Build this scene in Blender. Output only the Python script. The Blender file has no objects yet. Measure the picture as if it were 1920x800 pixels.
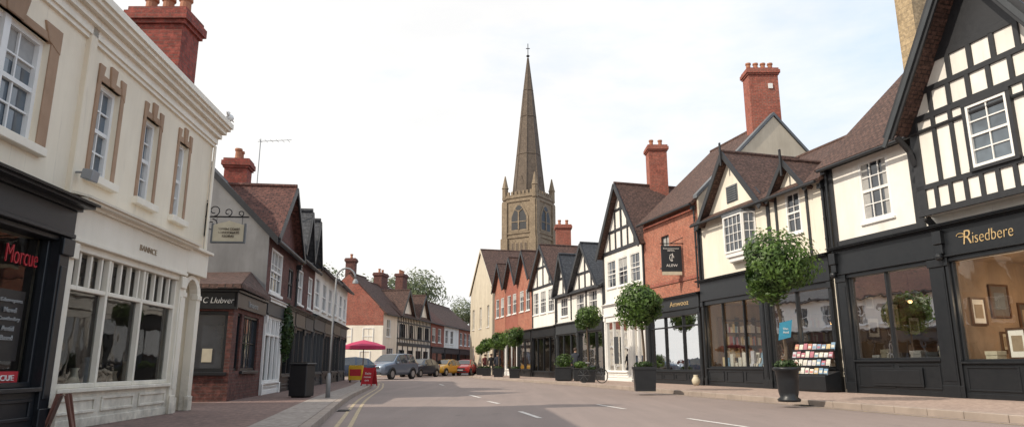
import bpy, bmesh, math, random
from mathutils import Vector, Matrix
random.seed(7)
scn = bpy.context.scene
COL = scn.collection
ZV = Vector((0, 0, 1))

# ------------------------------------------------------------------ materials
def newmat(name):
    m = bpy.data.materials.new(name); m.use_nodes = True
    nt = m.node_tree; nt.nodes.clear()
    out = nt.nodes.new('ShaderNodeOutputMaterial')
    p = nt.nodes.new('ShaderNodeBsdfPrincipled')
    nt.links.new(p.outputs[0], out.inputs[0])
    return m, nt, p, out
def c4(c): return (c[0], c[1], c[2], 1)
def noise(nt, vec, scale, detail=6, rough=.6):
    n = nt.nodes.new('ShaderNodeTexNoise'); n.inputs['Scale'].default_value = scale
    n.inputs['Detail'].default_value = detail; n.inputs['Roughness'].default_value = rough
    nt.links.new(vec, n.inputs['Vector']); return n.outputs['Fac']
def ramp(nt, fac, a, b, c=0, d=1):
    r = nt.nodes.new('ShaderNodeMapRange'); r.inputs[1].default_value = a; r.inputs[2].default_value = b
    r.inputs[3].default_value = c; r.inputs[4].default_value = d
    nt.links.new(fac, r.inputs[0]); return r.outputs[0]
def mixc(nt, fac, a, b, mode='MIX'):
    m = nt.nodes.new('ShaderNodeMix'); m.data_type = 'RGBA'; m.blend_type = mode
    for i, v in ((0, fac), (6, a), (7, b)):
        if isinstance(v, (int, float)): m.inputs[i].default_value = v
        elif isinstance(v, (tuple, list)): m.inputs[i].default_value = c4(v)
        else: nt.links.new(v, m.inputs[i])
    return m.outputs[2]
def mul(nt, a, b):
    m = nt.nodes.new('ShaderNodeMath'); m.operation = 'MULTIPLY'; nt.links.new(a, m.inputs[0]); nt.links.new(b, m.inputs[1]); return m.outputs[0]
def bump(nt, p, h, strength, dist=.02):
    b = nt.nodes.new('ShaderNodeBump'); b.inputs['Strength'].default_value = strength
    b.inputs['Distance'].default_value = dist
    nt.links.new(h, b.inputs['Height']); nt.links.new(b.outputs[0], p.inputs['Normal'])
def coord(nt, kind='Object'):
    t = nt.nodes.new('ShaderNodeTexCoord'); return t.outputs[kind]
def stretch(nt, vec, sc):
    m = nt.nodes.new('ShaderNodeMapping'); m.inputs['Scale'].default_value = sc
    nt.links.new(vec, m.inputs['Vector']); return m.outputs[0]

def pmat(name, c1, c2=None, scale=3, rough=.7, bmp=.15, bscale=50, stain=.25, metallic=0, streak=True, grime=False):
    c2 = c2 or tuple(x * .8 for x in c1)
    m, nt, p, o = newmat(name)
    v = coord(nt)
    col = mixc(nt, ramp(nt, noise(nt, v, scale), .3, .7), c1, c2)
    if stain:
        sv = stretch(nt, v, (1, 1, .18)) if streak else v
        f = ramp(nt, noise(nt, sv, 1.7, 8, .65), .42, .8)
        col = mixc(nt, f, col, tuple(x * (1 - stain) for x in c2))
    if grime:
        sp = nt.nodes.new('ShaderNodeSeparateXYZ'); nt.links.new(v, sp.inputs[0])
        g = mul(nt, ramp(nt, sp.outputs[2], .12, 1.0, 1, 0), ramp(nt, noise(nt, v, 4, 8, .7), .3, .65))
        col = mixc(nt, g, col, tuple(x * .45 for x in c2))
        g2 = ramp(nt, noise(nt, stretch(nt, v, (5, 5, .35)), 1.6, 8, .7), .6, .78)
        col = mixc(nt, g2, col, tuple(x * .72 for x in c2))
    nt.links.new(col, p.inputs['Base Color'])
    p.inputs['Roughness'].default_value = rough; p.inputs['Metallic'].default_value = metallic
    if bmp: bump(nt, p, noise(nt, v, bscale, 4), bmp, .01)
    return m
def brickmat(name, c1, c2, mortar, bw=.225, bh=.075, ms=.012, rough=.85, bmp=.5, stain=.35, off=.5, bdist=.015):
    m, nt, p, o = newmat(name)
    uv = coord(nt, 'UV'); ob = coord(nt)
    b = nt.nodes.new('ShaderNodeTexBrick'); nt.links.new(uv, b.inputs['Vector'])
    b.offset = off
    b.inputs['Color1'].default_value = c4(c1); b.inputs['Color2'].default_value = c4(c2)
    b.inputs['Mortar'].default_value = c4(mortar); b.inputs['Scale'].default_value = 1
    b.inputs['Mortar Size'].default_value = ms; b.inputs['Brick Width'].default_value = bw
    b.inputs['Row Height'].default_value = bh; b.inputs['Mortar Smooth'].default_value = .1
    f = ramp(nt, noise(nt, ob, 1.3, 8, .7), .35, .75)
    col = mixc(nt, f, b.outputs['Color'], tuple(x * (1 - stain) for x in c2))
    f2 = ramp(nt, noise(nt, ob, 9, 4), .45, .8)
    col = mixc(nt, f2, col, tuple(min(1, x * 1.35 + .02) for x in c1))
    nt.links.new(col, p.inputs['Base Color']); p.inputs['Roughness'].default_value = rough
    inv = nt.nodes.new('ShaderNodeMath'); inv.operation = 'SUBTRACT'; inv.inputs[0].default_value = 1
    nt.links.new(b.outputs['Fac'], inv.inputs[1])
    ad = nt.nodes.new('ShaderNodeMath'); ad.operation = 'MULTIPLY_ADD'
    nt.links.new(noise(nt, ob, 30, 3), ad.inputs[0]); ad.inputs[1].default_value = .8
    nt.links.new(inv.outputs[0], ad.inputs[2])
    bump(nt, p, ad.outputs[0], bmp, bdist)
    return m

M = {}
M['cream'] = pmat('cream_render', (.86, .77, .61), (.82, .72, .56), 2, .75, .25, 90, .14, grime=True)
M['creamtrim'] = pmat('cream_painted_trim', (.87, .80, .68), (.82, .75, .62), 3, .5, .05, 60, .12, grime=True)
M['hall'] = pmat('pale_limestone', (.64, .57, .45), (.56, .49, .38), 2, .85, .25, 40, .2)
M['stone'] = pmat('sandstone_trim', (.44, .29, .19), (.36, .23, .145), 5, .85, .3, 60, .3)
M['white'] = pmat('white_paint', (.84, .83, .80), (.79, .78, .75), 3, .5, .04, 60, .1)
M['whitewall'] = pmat('white_render', (.85, .82, .76), (.80, .76, .69), 2, .8, .25, 70, .16, grime=True)
M['creamwall'] = pmat('pale_cream_render', (.84, .78, .66), (.79, .72, .60), 2, .8, .25, 70, .16, grime=True)
M['black'] = pmat('black_timber', (.014, .015, .018), (.026, .027, .030), 8, .5, .25, 40, .1)
M['blackgloss'] = pmat('black_gloss_paint', (.009, .011, .014), (.016, .018, .021), 6, .38, .06, 40, .1)
M['grey'] = pmat('grey_render', (.27, .265, .26), (.21, .205, .20), 2, .85, .3, 40, .3)
M['dkgrey'] = pmat('dark_grey_paint', (.05, .055, .06), (.035, .04, .045), 4, .5, .1, 40, .2)
M['curtain'] = pmat('net_curtain', (.42, .41, .39), (.3, .3, .29), 6, .9, .1, 30, 0)
M['brick'] = brickmat('red_brick', (.36, .095, .058), (.27, .068, .043), (.27, .19, .15))
M['brickdk'] = brickmat('dark_red_brick', (.15, .047, .034), (.085, .030, .024), (.11, .075, .065))
M['brickor'] = brickmat('orange_brick', (.42, .145, .085), (.33, .10, .06), (.34, .25, .19))
M['brickch'] = brickmat('chimney_brick', (.32, .06, .038), (.22, .042, .028), (.16, .09, .07))
M['stonebrick'] = brickmat('yellow_stone_block', (.45, .34, .2), (.36, .27, .16), (.25, .2, .14), .4, .2)
M['tile'] = brickmat('brown_roof_tile', (.14, .072, .054), (.09, .049, .038), (.02, .014, .012), .18, .11, .014, .8, 1, .45, bdist=.05)
M['tilered'] = brickmat('red_roof_tile', (.17, .062, .043), (.11, .043, .033), (.025, .012, .01), .18, .11, .014, .8, 1, .4, bdist=.05)
M['slate'] = brickmat('slate_roof', (.055, .058, .065), (.035, .037, .043), (.01, .01, .012), .28, .18, .01, .55, .8, .3, bdist=.03)
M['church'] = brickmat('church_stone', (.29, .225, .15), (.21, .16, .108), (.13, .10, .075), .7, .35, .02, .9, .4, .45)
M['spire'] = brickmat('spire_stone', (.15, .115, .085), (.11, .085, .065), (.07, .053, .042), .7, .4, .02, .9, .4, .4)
M['pave'] = brickmat('brick_paving', (.38, .285, .235), (.32, .235, .195), (.22, .165, .14), .21, .105, .005, .9, .2, .22)
M['pavel'] = brickmat('dark_brick_paving', (.23, .145, .12), (.175, .112, .095), (.11, .075, .065), .21, .105, .006, .85, .3, .3)
M['slab'] = brickmat('concrete_slab', (.34, .29, .255), (.29, .245, .215), (.15, .125, .11), .6, .45, .008, .85, .25, .25)
M['kerb'] = pmat('kerb_stone', (.38, .31, .26), (.31, .255, .215), 1.2, .8, .2, 40, .25, 0, False)
M['pot'] = pmat('terracotta', (.42, .18, .10), None, 5, .8, .1)
M['lead'] = pmat('lead_sheet', (.16, .17, .18), (.11, .12, .13), 3, .5, .1, 20, .2)
M['gold'] = pmat('gold_leaf', (.75, .55, .28), (.65, .46, .22), 5, .4, 0, 1, 0, .4)
M['paintw'] = pmat('white_lettering', (.75, .74, .7), (.7, .69, .65), 5, .6, 0, 1, 0)
M['paintg'] = pmat('faded_lettering', (.35, .35, .34), (.3, .3, .29), 5, .6, 0, 1, 0)
M['red'] = pmat('red_lettering', (.5, .03, .04), (.42, .02, .03), 5, .5, 0, 1, 0)
M['signcream'] = pmat('cream_sign_board', (.62, .56, .42), (.52, .46, .34), 6, .6, .05, 50, .2)
M['darktext'] = pmat('dark_lettering', (.16, .13, .1), None, 5, .6, 0, 1, 0)
M['goldbrown'] = pmat('brown_lettering', (.36, .27, .18), None, 5, .6, 0, 1, 0)
M['blue'] = pmat('blue_card', (.04, .28, .40), (.03, .20, .32), 9, .5, 0, 1, 0)
M['yellow'] = pmat('yellow_paint', (.75, .45, .03), (.65, .38, .03), 5, .5, 0, 1, .1)
M['canvas'] = pmat('pink_red_canvas', (.5, .035, .11), (.4, .03, .09), 4, .8, .1, 60, .1)
M['iron'] = pmat('black_iron', (.02, .02, .022), None, 6, .4, .05, 40, 0, .4)
M['galv'] = pmat('grey_metal', (.33, .34, .35), (.27, .28, .29), 5, .5, .02, 40, .1, .3)
M['bark'] = pmat('bark', (.13, .095, .065), (.08, .058, .04), 14, .9, .6, 30, .2)
M['soil'] = pmat('soil', (.05, .035, .025), None, 20, .95, .5, 30, 0)
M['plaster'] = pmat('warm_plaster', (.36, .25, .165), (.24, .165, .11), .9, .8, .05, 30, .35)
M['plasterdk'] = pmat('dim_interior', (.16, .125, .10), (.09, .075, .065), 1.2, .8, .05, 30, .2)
M['wood'] = pmat('dark_wood', (.12, .06, .03), (.07, .035, .02), 9, .5, .1, 40, .1)
M['redwood'] = pmat('reddish_wood', (.20, .07, .045), (.12, .045, .03), 9, .5, .1, 40, .1)
M['rubber'] = pmat('tyre_rubber', (.02, .02, .02), None, 8, .8, .1, 40, 0)
M['rim'] = pmat('alloy', (.5, .5, .52), None, 8, .3, 0, 1, 0, .8)
M['skin'] = pmat('skin', (.45, .27, .19), None, 8, .6, 0, 1, 0)
M['hair'] = pmat('hair', (.05, .03, .02), None, 8, .7, 0, 1, 0)
M['cloth1'] = pmat('navy_cloth', (.03, .035, .05), None, 8, .9, .1, 60, 0)
M['cloth2'] = pmat('dark_cloth', (.02, .02, .022), None, 8, .9, .1, 60, 0)
M['cloth3'] = pmat('maroon_cloth', (.12, .03, .03), None, 8, .9, .1, 60, 0)

def road_mat():
    m, nt, p, o = newmat('worn_asphalt'); v = coord(nt)
    col = mixc(nt, ramp(nt, noise(nt, v, .35, 6), .35, .7), (.235, .180, .160), (.18, .140, .127))
    col = mixc(nt, ramp(nt, noise(nt, stretch(nt, v, (1.6, .12, 1)), 1.2, 6), .45, .75), col, (.28, .215, .19))
    col = mixc(nt, ramp(nt, noise(nt, v, 90, 3), .35, .75), col, (.29, .235, .212))
    col = mixc(nt, ramp(nt, noise(nt, v, 2.3, 8, .75), .60, .68), col, (.155, .122, .11))
    nt.links.new(col, p.inputs['Base Color']); p.inputs['Roughness'].default_value = .8
    bump(nt, p, noise(nt, v, 120, 3), .4, .01)
    return m
M['road'] = road_mat()
def linemat(name, c, worn):
    m, nt, p, o = newmat(name); v = coord(nt)
    col = mixc(nt, ramp(nt, noise(nt, v, 14, 6, .7), worn, worn + .2), c, (.22, .18, .165))
    nt.links.new(col, p.inputs['Base Color']); p.inputs['Roughness'].default_value = .7
    return m
M['linew'] = linemat('worn_white_line', (.70, .66, .62), .5)
M['liney'] = linemat('worn_yellow_line', (.50, .39, .23), .46)

def glassmat(name, base, rough=.04):
    m, nt, p, o = newmat(name); v = coord(nt)
    col = mixc(nt, ramp(nt, noise(nt, v, 1.1, 3), .35, .7), base, tuple(x * 2.6 + .01 for x in base))
    nt.links.new(col, p.inputs['Base Color'])
    p.inputs['Roughness'].default_value = rough; p.inputs['IOR'].default_value = 1.9
    bump(nt, p, noise(nt, v, 2.2, 2), .12, .02)
    return m
M['glass'] = glassmat('window_glass', (.02, .024, .03))
M['glassblue'] = glassmat('sky_window_glass', (.05, .065, .08))
M['carglass'] = glassmat('car_glass', (.012, .014, .016))
def shopglass():
    m, nt, p, o = newmat('shop_glass'); nt.nodes.remove(p)
    t = nt.nodes.new('ShaderNodeBsdfTransparent'); t.inputs[0].default_value = (.85, .87, .86, 1)
    g = nt.nodes.new('ShaderNodeBsdfGlossy'); g.inputs['Roughness'].default_value = .01
    g.inputs[0].default_value = (.9, .9, .9, 1)
    f = nt.nodes.new('ShaderNodeFresnel'); f.inputs[0].default_value = 1.5
    mu = nt.nodes.new('ShaderNodeMath'); mu.operation = 'MULTIPLY'; mu.inputs[1].default_value = .8; nt.links.new(f.outputs[0], mu.inputs[0])
    v = coord(nt); b = nt.nodes.new('ShaderNodeBump'); b.inputs['Strength'].default_value = .1; b.inputs['Distance'].default_value = .03
    nt.links.new(noise(nt, v, 1.5, 2), b.inputs['Height']); nt.links.new(b.outputs[0], g.inputs['Normal'])
    mx = nt.nodes.new('ShaderNodeMixShader')
    nt.links.new(mu.outputs[0], mx.inputs[0]); nt.links.new(t.outputs[0], mx.inputs[1]); nt.links.new(g.outputs[0], mx.inputs[2])
    nt.links.new(mx.outputs[0], o.inputs[0]); return m
M['shopglass'] = shopglass()
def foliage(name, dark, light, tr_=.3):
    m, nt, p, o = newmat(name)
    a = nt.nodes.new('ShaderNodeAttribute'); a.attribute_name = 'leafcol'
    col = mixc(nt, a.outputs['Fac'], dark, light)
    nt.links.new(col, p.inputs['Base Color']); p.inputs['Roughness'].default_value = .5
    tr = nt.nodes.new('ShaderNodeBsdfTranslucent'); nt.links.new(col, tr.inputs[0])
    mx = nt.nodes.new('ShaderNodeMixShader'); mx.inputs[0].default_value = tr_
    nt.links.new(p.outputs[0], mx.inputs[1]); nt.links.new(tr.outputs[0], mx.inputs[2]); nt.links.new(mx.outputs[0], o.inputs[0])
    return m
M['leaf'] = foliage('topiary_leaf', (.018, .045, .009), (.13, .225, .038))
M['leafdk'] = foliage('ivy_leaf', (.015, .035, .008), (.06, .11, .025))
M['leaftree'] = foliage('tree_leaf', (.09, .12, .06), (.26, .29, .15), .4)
def emis(name, c, s):
    m, nt, p, o = newmat(name); p.inputs['Emission Color'].default_value = c4(c); p.inputs['Emission Strength'].default_value = s
    p.inputs['Base Color'].default_value = c4(c); return m
M['bulb'] = emis('lit_bulb', (1, .6, .25), 8)
def carpaint(name, c, met=.3):
    m, nt, p, o = newmat(name); p.inputs['Base Color'].default_value = c4(c); p.inputs['Metallic'].default_value = met
    v = coord(nt); nt.links.new(ramp(nt, noise(nt, v, 3), -.5, 2.2), p.inputs['Roughness'])
    p.inputs['Coat Weight'].default_value = .6; p.inputs['Coat Roughness'].default_value = .05
    return m

# ------------------------------------------------------------------ mesh builder
class Fr:
    def __init__(s, x0, y0, m=0, side='L', d=None, n=None):
        if d is None:
            L = math.hypot(m, 1); d = Vector((m / L, 1 / L, 0))
        s.o = Vector((x0, y0, 0)); s.d = Vector(d).normalized()
        if n is None:
            n = Vector((s.d.y, -s.d.x, 0)) if side == 'L' else Vector((-s.d.y, s.d.x, 0))
        s.n = Vector(n); s.side = side
    def P(s, a, o, z): 
        p = s.o + s.d * a + s.n * o; return Vector((p.x, p.y, z))
    def xdir(s): return s.d if s.side == 'L' else -s.d
WF = Fr(0, 0, d=(1, 0, 0), n=Vector((0, 1, 0)))   # world frame: s = X, o = Y

class MB:
    def __init__(s): s.v = []; s.f = []; s.mi = []
    def add(s, vs, fs, mi=0):
        b = len(s.v); s.v += [Vector(v) for v in vs]
        for f in fs: s.f.append([b + i for i in f]); s.mi.append(mi)
    def box(s, fr, a0, a1, o0, o1, z0, z1, mi=0):
        vs = [fr.P(a, o, z) for z in (z0, z1) for o in (o0, o1) for a in (a0, a1)]
        s.add(vs, [(0, 1, 3, 2), (4, 5, 7, 6), (0, 1, 5, 4), (2, 3, 7, 6), (0, 2, 6, 4), (1, 3, 7, 5)], mi)
    def ext(s, pts, vec, mi=0):
        n = len(pts); vec = Vector(vec); vs = [Vector(p) for p in pts] + [Vector(p) + vec for p in pts]
        s.add(vs, [tuple(range(n)), tuple(range(n, 2 * n))] + [(i, (i + 1) % n, n + (i + 1) % n, n + i) for i in range(n)], mi)
    def poly(s, fr, pts, o0, o1, mi=0):
        s.ext([fr.P(a, o0, z) for a, z in pts], fr.n * (o1 - o0), mi)
    def beam(s, fr, p, q, w, o0, o1, mi=0):
        dx, dz = q[0] - p[0], q[1] - p[1]; L = math.hypot(dx, dz); nx, nz = -dz / L * w / 2, dx / L * w / 2
        s.poly(fr, [(p[0] + nx, p[1] + nz), (q[0] + nx, q[1] + nz), (q[0] - nx, q[1] - nz), (p[0] - nx, p[1] - nz)], o0, o1, mi)
    def slab(s, pts, t, mi=0):
        n = (pts[1] - pts[0]).cross(pts[2] - pts[0]).normalized()
        if n.z > 0: n = -n
        s.ext(pts, n * t, mi)
    def tube(s, pts, r, seg=8, mi=0, r2=None):
        pts = [Vector(p) for p in pts]; rings = []
        for i, p in enumerate(pts):
            t = (pts[min(i + 1, len(pts) - 1)] - pts[max(i - 1, 0)]).normalized()
            a = t.orthogonal().normalized() if abs(t.z) > .99 else t.cross(ZV).normalized()
            b = t.cross(a); rr = r if r2 is None else r + (r2 - r) * i / (len(pts) - 1)
            rings.append([p + (a * math.cos(k * 2 * math.pi / seg) + b * math.sin(k * 2 * math.pi / seg)) * rr for k in range(seg)])
        vs = [v for rg in rings for v in rg]; fs = []
        for i in range(len(rings) - 1):
            for k in range(seg): fs.append((i * seg + k, i * seg + (k + 1) % seg, (i + 1) * seg + (k + 1) % seg, (i + 1) * seg + k))
        fs += [tuple(range(seg)), tuple(range((len(rings) - 1) * seg, len(rings) * seg))]
        s.add(vs, fs, mi)
    def lathe(s, c, prof, seg=20, mi=0, rot=0, closed=True):
        c = Vector(c); vs = []; fs = []
        for r, z in prof:
            for k in range(seg):
                a = rot + k * 2 * math.pi / seg; vs.append(c + Vector((r * math.cos(a), r * math.sin(a), z)))
        for i in range(len(prof) - 1):
            for k in range(seg): fs.append((i * seg + k, i * seg + (k + 1) % seg, (i + 1) * seg + (k + 1) % seg, (i + 1) * seg + k))
        if closed: fs += [tuple(range(seg)), tuple(range((len(prof) - 1) * seg, len(prof) * seg))]
        s.add(vs, fs, mi)
    def obj(s, name, mats, parent=None, bevel=0, smooth=False, label=None, recalc=True):
        me = bpy.data.meshes.new(name); me.from_pydata([tuple(v) for v in s.v], [], s.f)
        if not isinstance(mats, (list, tuple)): mats = [mats]
        for m in mats: me.materials.append(m)
        for i, p in enumerate(me.polygons): p.material_index = s.mi[i]; p.use_smooth = smooth
        if recalc:
            bm = bmesh.new(); bm.from_mesh(me); bmesh.ops.recalc_face_normals(bm, faces=bm.faces); bm.to_mesh(me); bm.free()
        uv = me.uv_layers.new(name='UVMap'); me.update()
        for p in me.polygons:
            n = p.normal
            if abs(n.z) > .995: t, b = Vector((1, 0, 0)), Vector((0, 1, 0))
            else: t = ZV.cross(n).normalized(); b = n.cross(t)
            for li in p.loop_indices:
                co = me.vertices[me.loops[li].vertex_index].co
                uv.data[li].uv = (co.dot(t), co.dot(b))
        ob = bpy.data.objects.new(name, me); COL.objects.link(ob)
        if bevel:
            md = ob.modifiers.new('bevel', 'BEVEL'); md.width = bevel; md.segments = 1; md.limit_method = 'ANGLE'
        if parent: setpar(ob, parent)
        if label: ob['label'] = label
        return ob
def setpar(ob, parent):
    ob.parent = parent
    if parent.type == 'EMPTY' and parent.parent is None:
        ob.matrix_parent_inverse = Matrix.Translation(-parent.location)
def thing(name, label, cat, loc=(0, 0, 0), group=None):
    e = bpy.data.objects.new(name, None); e.location = loc; e.empty_display_size = .3; COL.objects.link(e)
    e['label'] = label; e['category'] = cat
    if group: e['group'] = group
    return e
def tag(ob, label, cat, group=None):
    ob['label'] = label; ob['category'] = cat
    if group: ob['group'] = group
def struct(ob): ob['kind'] = 'structure'

def text(body, fr, a, o, zc, w, h, mat, parent, name='lettering', shear=0, fixx=None, thin=0):
    cu = bpy.data.curves.new('t', 'FONT'); cu.body = body; cu.extrude = .015; cu.shear = shear; cu.offset = thin
    cu.space_line = 1.1; cu.align_x = 'CENTER'
    ob = bpy.data.objects.new('t', cu); COL.objects.link(ob)
    dg = bpy.context.evaluated_depsgraph_get(); me = bpy.data.meshes.new_from_object(ob.evaluated_get(dg))
    bpy.data.objects.remove(ob)
    xs = [v.co.x for v in me.vertices]; ys = [v.co.y for v in me.vertices]
    cx, cy = (min(xs) + max(xs)) / 2, (min(ys) + max(ys)) / 2
    sx = w / (max(xs) - min(xs)); sy = h / (max(ys) - min(ys))
    xd = fixx or fr.xdir(); base = fr.P(a, o, zc); nn = xd.cross(ZV)
    for v in me.vertices:
        v.co = base + xd * ((v.co.x - cx) * sx) + ZV * ((v.co.y - cy) * sy) + nn * (v.co.z * .5)
    me.materials.clear(); me.materials.append(mat); me.name = name
    t = bpy.data.objects.new(name, me); COL.objects.link(t); setpar(t, parent); return t

# ------------------------------------------------------------------ building kit
wrnd = random.Random(99)
def window(par, fr, a0, a1, z0, z1, nx=2, ny=2, o=0., rec=.09, fm='white', fw=.055, bw=.022, sill=True, gm='glass', sash=True, sillmat=None, label=None, curt=True):
    g = MB(); g.box(fr, a0 + fw * .5, a1 - fw * .5, o - rec - .03, o - rec - .015, z0 + fw * .5, z1 - fw * .5)
    w = g.obj('window', M[gm], par, label=label)
    f = MB(); ob, of = o - rec - .02, o - rec + .045
    f.box(fr, a0, a0 + fw, ob, of, z0, z1); f.box(fr, a1 - fw, a1, ob, of, z0, z1)
    f.box(fr, a0 + fw, a1 - fw, ob, of, z0, z0 + fw * 1.2); f.box(fr, a0 + fw, a1 - fw, ob, of, z1 - fw, z1)
    zi0, zi1, ai0, ai1 = z0 + fw * 1.2, z1 - fw, a0 + fw, a1 - fw
    if sash:
        zm = (zi0 + zi1) / 2; f.box(fr, ai0, ai1, ob + .003, of - .012, zm - fw * .45, zm + fw * .45)
    for i in range(1, nx):
        a = ai0 + (ai1 - ai0) * i / nx; f.box(fr, a - bw / 2, a + bw / 2, ob + .012, of - .024, zi0, zi1)
    for j in range(1, ny):
        z = zi0 + (zi1 - zi0) * j / ny
        if sash and abs(z - (zi0 + zi1) / 2) < .02: continue
        f.box(fr, ai0, ai1, ob + .009, of - .027, z - bw / 2, z + bw / 2)
    f.obj('frame', M[fm], w)
    if curt and z0 > 2.5 and wrnd.random() < .65:
        wd = (ai1 - ai0); k = wrnd.uniform(.1, .24)
        if wrnd.random() < .35: c = MB(); c.box(fr, ai0, ai1, o - rec - .0145, o - rec - .0125, zi1 - (zi1 - zi0) * wrnd.uniform(.25, .5), zi1); c.obj('blind', M['curtain'], w)
        else:
            for q0, q1 in ((ai0, ai0 + wd * k), (ai1 - wd * k, ai1)): c = MB(); c.box(fr, q0, q1, o - rec - .0145, o - rec - .0125, zi0, zi1); c.obj('curtain', M['curtain'], w)
    if sill:
        s = MB(); s.box(fr, a0 - .07, a1 + .07, o - rec, o + .07, z0 - .075, z0 - .002)
        s.obj('sill', M[sillmat or fm], w, bevel=.008)
    return w

class House:
    def __init__(s, label, fr, a0, a1, z0, ze, depth, wm, thick=.28, name='town_house', cat='building'):
        s.fr, s.a0, s.a1, s.z0, s.ze, s.depth, s.wm, s.th = fr, a0, a1, z0, ze, depth, wm, thick
        s.e = thing(name, label, cat, fr.P((a0 + a1) / 2, 0, z0)); s.op = []; s.extra = MB()
    def win(s, a0, a1, z0, z1, *k, **kw):
        s.op.append((a0, a1, z0, z1)); return window(s.e, s.fr, a0, a1, z0, z1, *k, **kw)
    def walls(s):
        fr = s.fr; A = sorted({s.a0, s.a1} | {x for o in s.op for x in o[:2] if s.a0 < x < s.a1})
        Zs = sorted({s.z0, s.ze} | {x for o in s.op for x in o[2:] if s.z0 < x < s.ze})
        m = s.extra
        for j in range(len(Zs) - 1):
            run = None; zc = (Zs[j] + Zs[j + 1]) / 2
            for i in range(len(A) - 1):
                ac = (A[i] + A[i + 1]) / 2
                hole = any(o[0] < ac < o[1] and o[2] < zc < o[3] for o in s.op)
                if hole:
                    if run is not None: m.box(fr, run, A[i], -s.th, 0, Zs[j], Zs[j + 1]); run = None
                elif run is None: run = A[i]
            if run is not None: m.box(fr, run, A[-1], -s.th, 0, Zs[j], Zs[j + 1])
        m.box(fr, s.a0, s.a0 + .2, -s.depth, -s.th, s.z0, s.ze); m.box(fr, s.a1 - .2, s.a1, -s.depth, -s.th, s.z0, s.ze)
        m.box(fr, s.a0 + .2, s.a1 - .2, -s.depth, -s.depth + .2, s.z0, s.ze)
        m.box(fr, s.a0 + .2, s.a1 - .2, -s.depth + .2, -s.th, s.ze - .15, s.ze - .02)
        s.wall = m.obj('wall', M[s.wm], s.e)
        return s.wall
    def roof_par(s, zr, dr, mat, over=.3, verge=.12, db=None, a0=None, a1=None, gables=True, gutter='black'):
        fr = s.fr; a0 = s.a0 if a0 is None else a0; a1 = s.a1 if a1 is None else a1; db = db or s.depth
        sl = (zr - s.ze) / dr; m = MB(); r = MB()
        t = .12
        P = fr.P
        m.slab([P(a0 - verge, over, s.ze - over * sl + t), P(a1 + verge, over, s.ze - over * sl + t), P(a1 + verge, -dr, zr + t), P(a0 - verge, -dr, zr + t)], t)
        m.slab([P(a0 - verge, -db - over, s.ze - over * sl * .9 + t), P(a1 + verge, -db - over, s.ze - over * sl * .9 + t), P(a1 + verge, -dr, zr + t), P(a0 - verge, -dr, zr + t)], t)
        rf = m.obj('roof', M[mat], s.e)
        r.tube([P(a0 - verge, -dr, zr + t * .8), P(a1 + verge, -dr, zr + t * .8)], .1, 8); r.obj('ridge_tiles', M[mat], rf)
        if gables:
            for a, v in ((a0 + .001, .2), (a1 - .001, -.2)):
                s.extra.ext([P(a, 0, s.ze), P(a, -dr, zr), P(a, -db, s.ze)], fr.d * v)
        if gutter:
            g = MB(); g.tube([P(a0, over + .05, s.ze - over * sl + .02), P(a1, over + .05, s.ze - over * sl + .02)], .055, 8)
            g.obj('gutter', M[gutter], s.e)
        s.rf = rf; return rf
    def roof_cross(s, a0, a1, ze, za, back, mat, over=.3, side=.2, o=0, board='black', bw=.2, wallm=None, fill=True, t=.1, finial=False):
        fr = s.fr; P = fr.P; ac = (a0 + a1) / 2; sl = (za - ze) / (ac - a0); m = MB()
        for ax, sg in ((a0, -1), (a1, 1)):
            af = ax + sg * side; zf = ze - side * sl
            m.slab([P(af, o + over, zf + t), P(ac, o + over, za + t), P(ac, o - back, za + t), P(af, o - back, zf + t)], t)
        rf = m.obj('roof', M[mat], s.e)
        r = MB(); r.tube([P(ac, o + over, za + t), P(ac, o - back, za + t)], .08, 8); r.obj('ridge_tiles', M[mat], rf)
        if board:
            b = MB()
            for ax, sg in ((a0, -1), (a1, 1)):
                af = ax + sg * side; zf = ze - side * sl
                b.beam(fr, (af, zf), (ac + (-sg) * .0, za + .0), bw, o + over, o + over + .05)
            if finial: b.box(fr, ac - .04, ac + .04, o + over + .052, o + over + .1, za - .5, za + .45)
            b.obj('bargeboard', M[board], s.e)
        if fill:
            g = MB(); g.poly(fr, [(a0, ze), (a1, ze), (ac, za)], o - .2, o); g.obj('gable', M[wallm or s.wm], s.e)
        return rf
    def timbers(s, beams, w=.14, o0=-.02, o1=.035, mat='black'):
        m = MB()
        for i, b in enumerate(beams):
            ww = b[4] if len(b) > 4 else w
            m.beam(s.fr, b[:2], b[2:4], ww, o0, o1 + .003 * (i % 3))
        return m.obj('timber_frame', M[mat], s.e, bevel=.006)
    def chimney(s, fr, a0, a1, o0, o1, z0, z1, mat='brickch', pots=2, par=None, potm='pot'):
        m = MB(); m.box(fr, a0, a1, o0, o1, z0, z1 - .35)
        e = .05
        m.box(fr, a0 - e, a1 + e, o0 - e, o1 + e, z1 - .35, z1 - .27); m.box(fr, a0 - 2 * e, a1 + 2 * e, o0 - 2 * e, o1 + 2 * e, z1 - .27, z1 - .1)
        m.box(fr, a0 - e, a1 + e, o0 - e, o1 + e, z1 - .1, z1)
        c = m.obj('chimney', M[mat], par or s.e)
        for i in range(pots):
            p = MB(); a = a0 + (a1 - a0) * (i + .5) / pots; r = min(.13, (a1 - a0) / pots * .4)
            p.lathe(fr.P(a, (o0 + o1) / 2, z1), [(r, 0), (r * .85, .1), (r * .8, .3), (r * 1.05, .33), (r * 1.0, .4), (r * .6, .4)], 12)
            p.obj('chimney_pot', M[potm], c if par is None else par, smooth=False)
        return c
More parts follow.
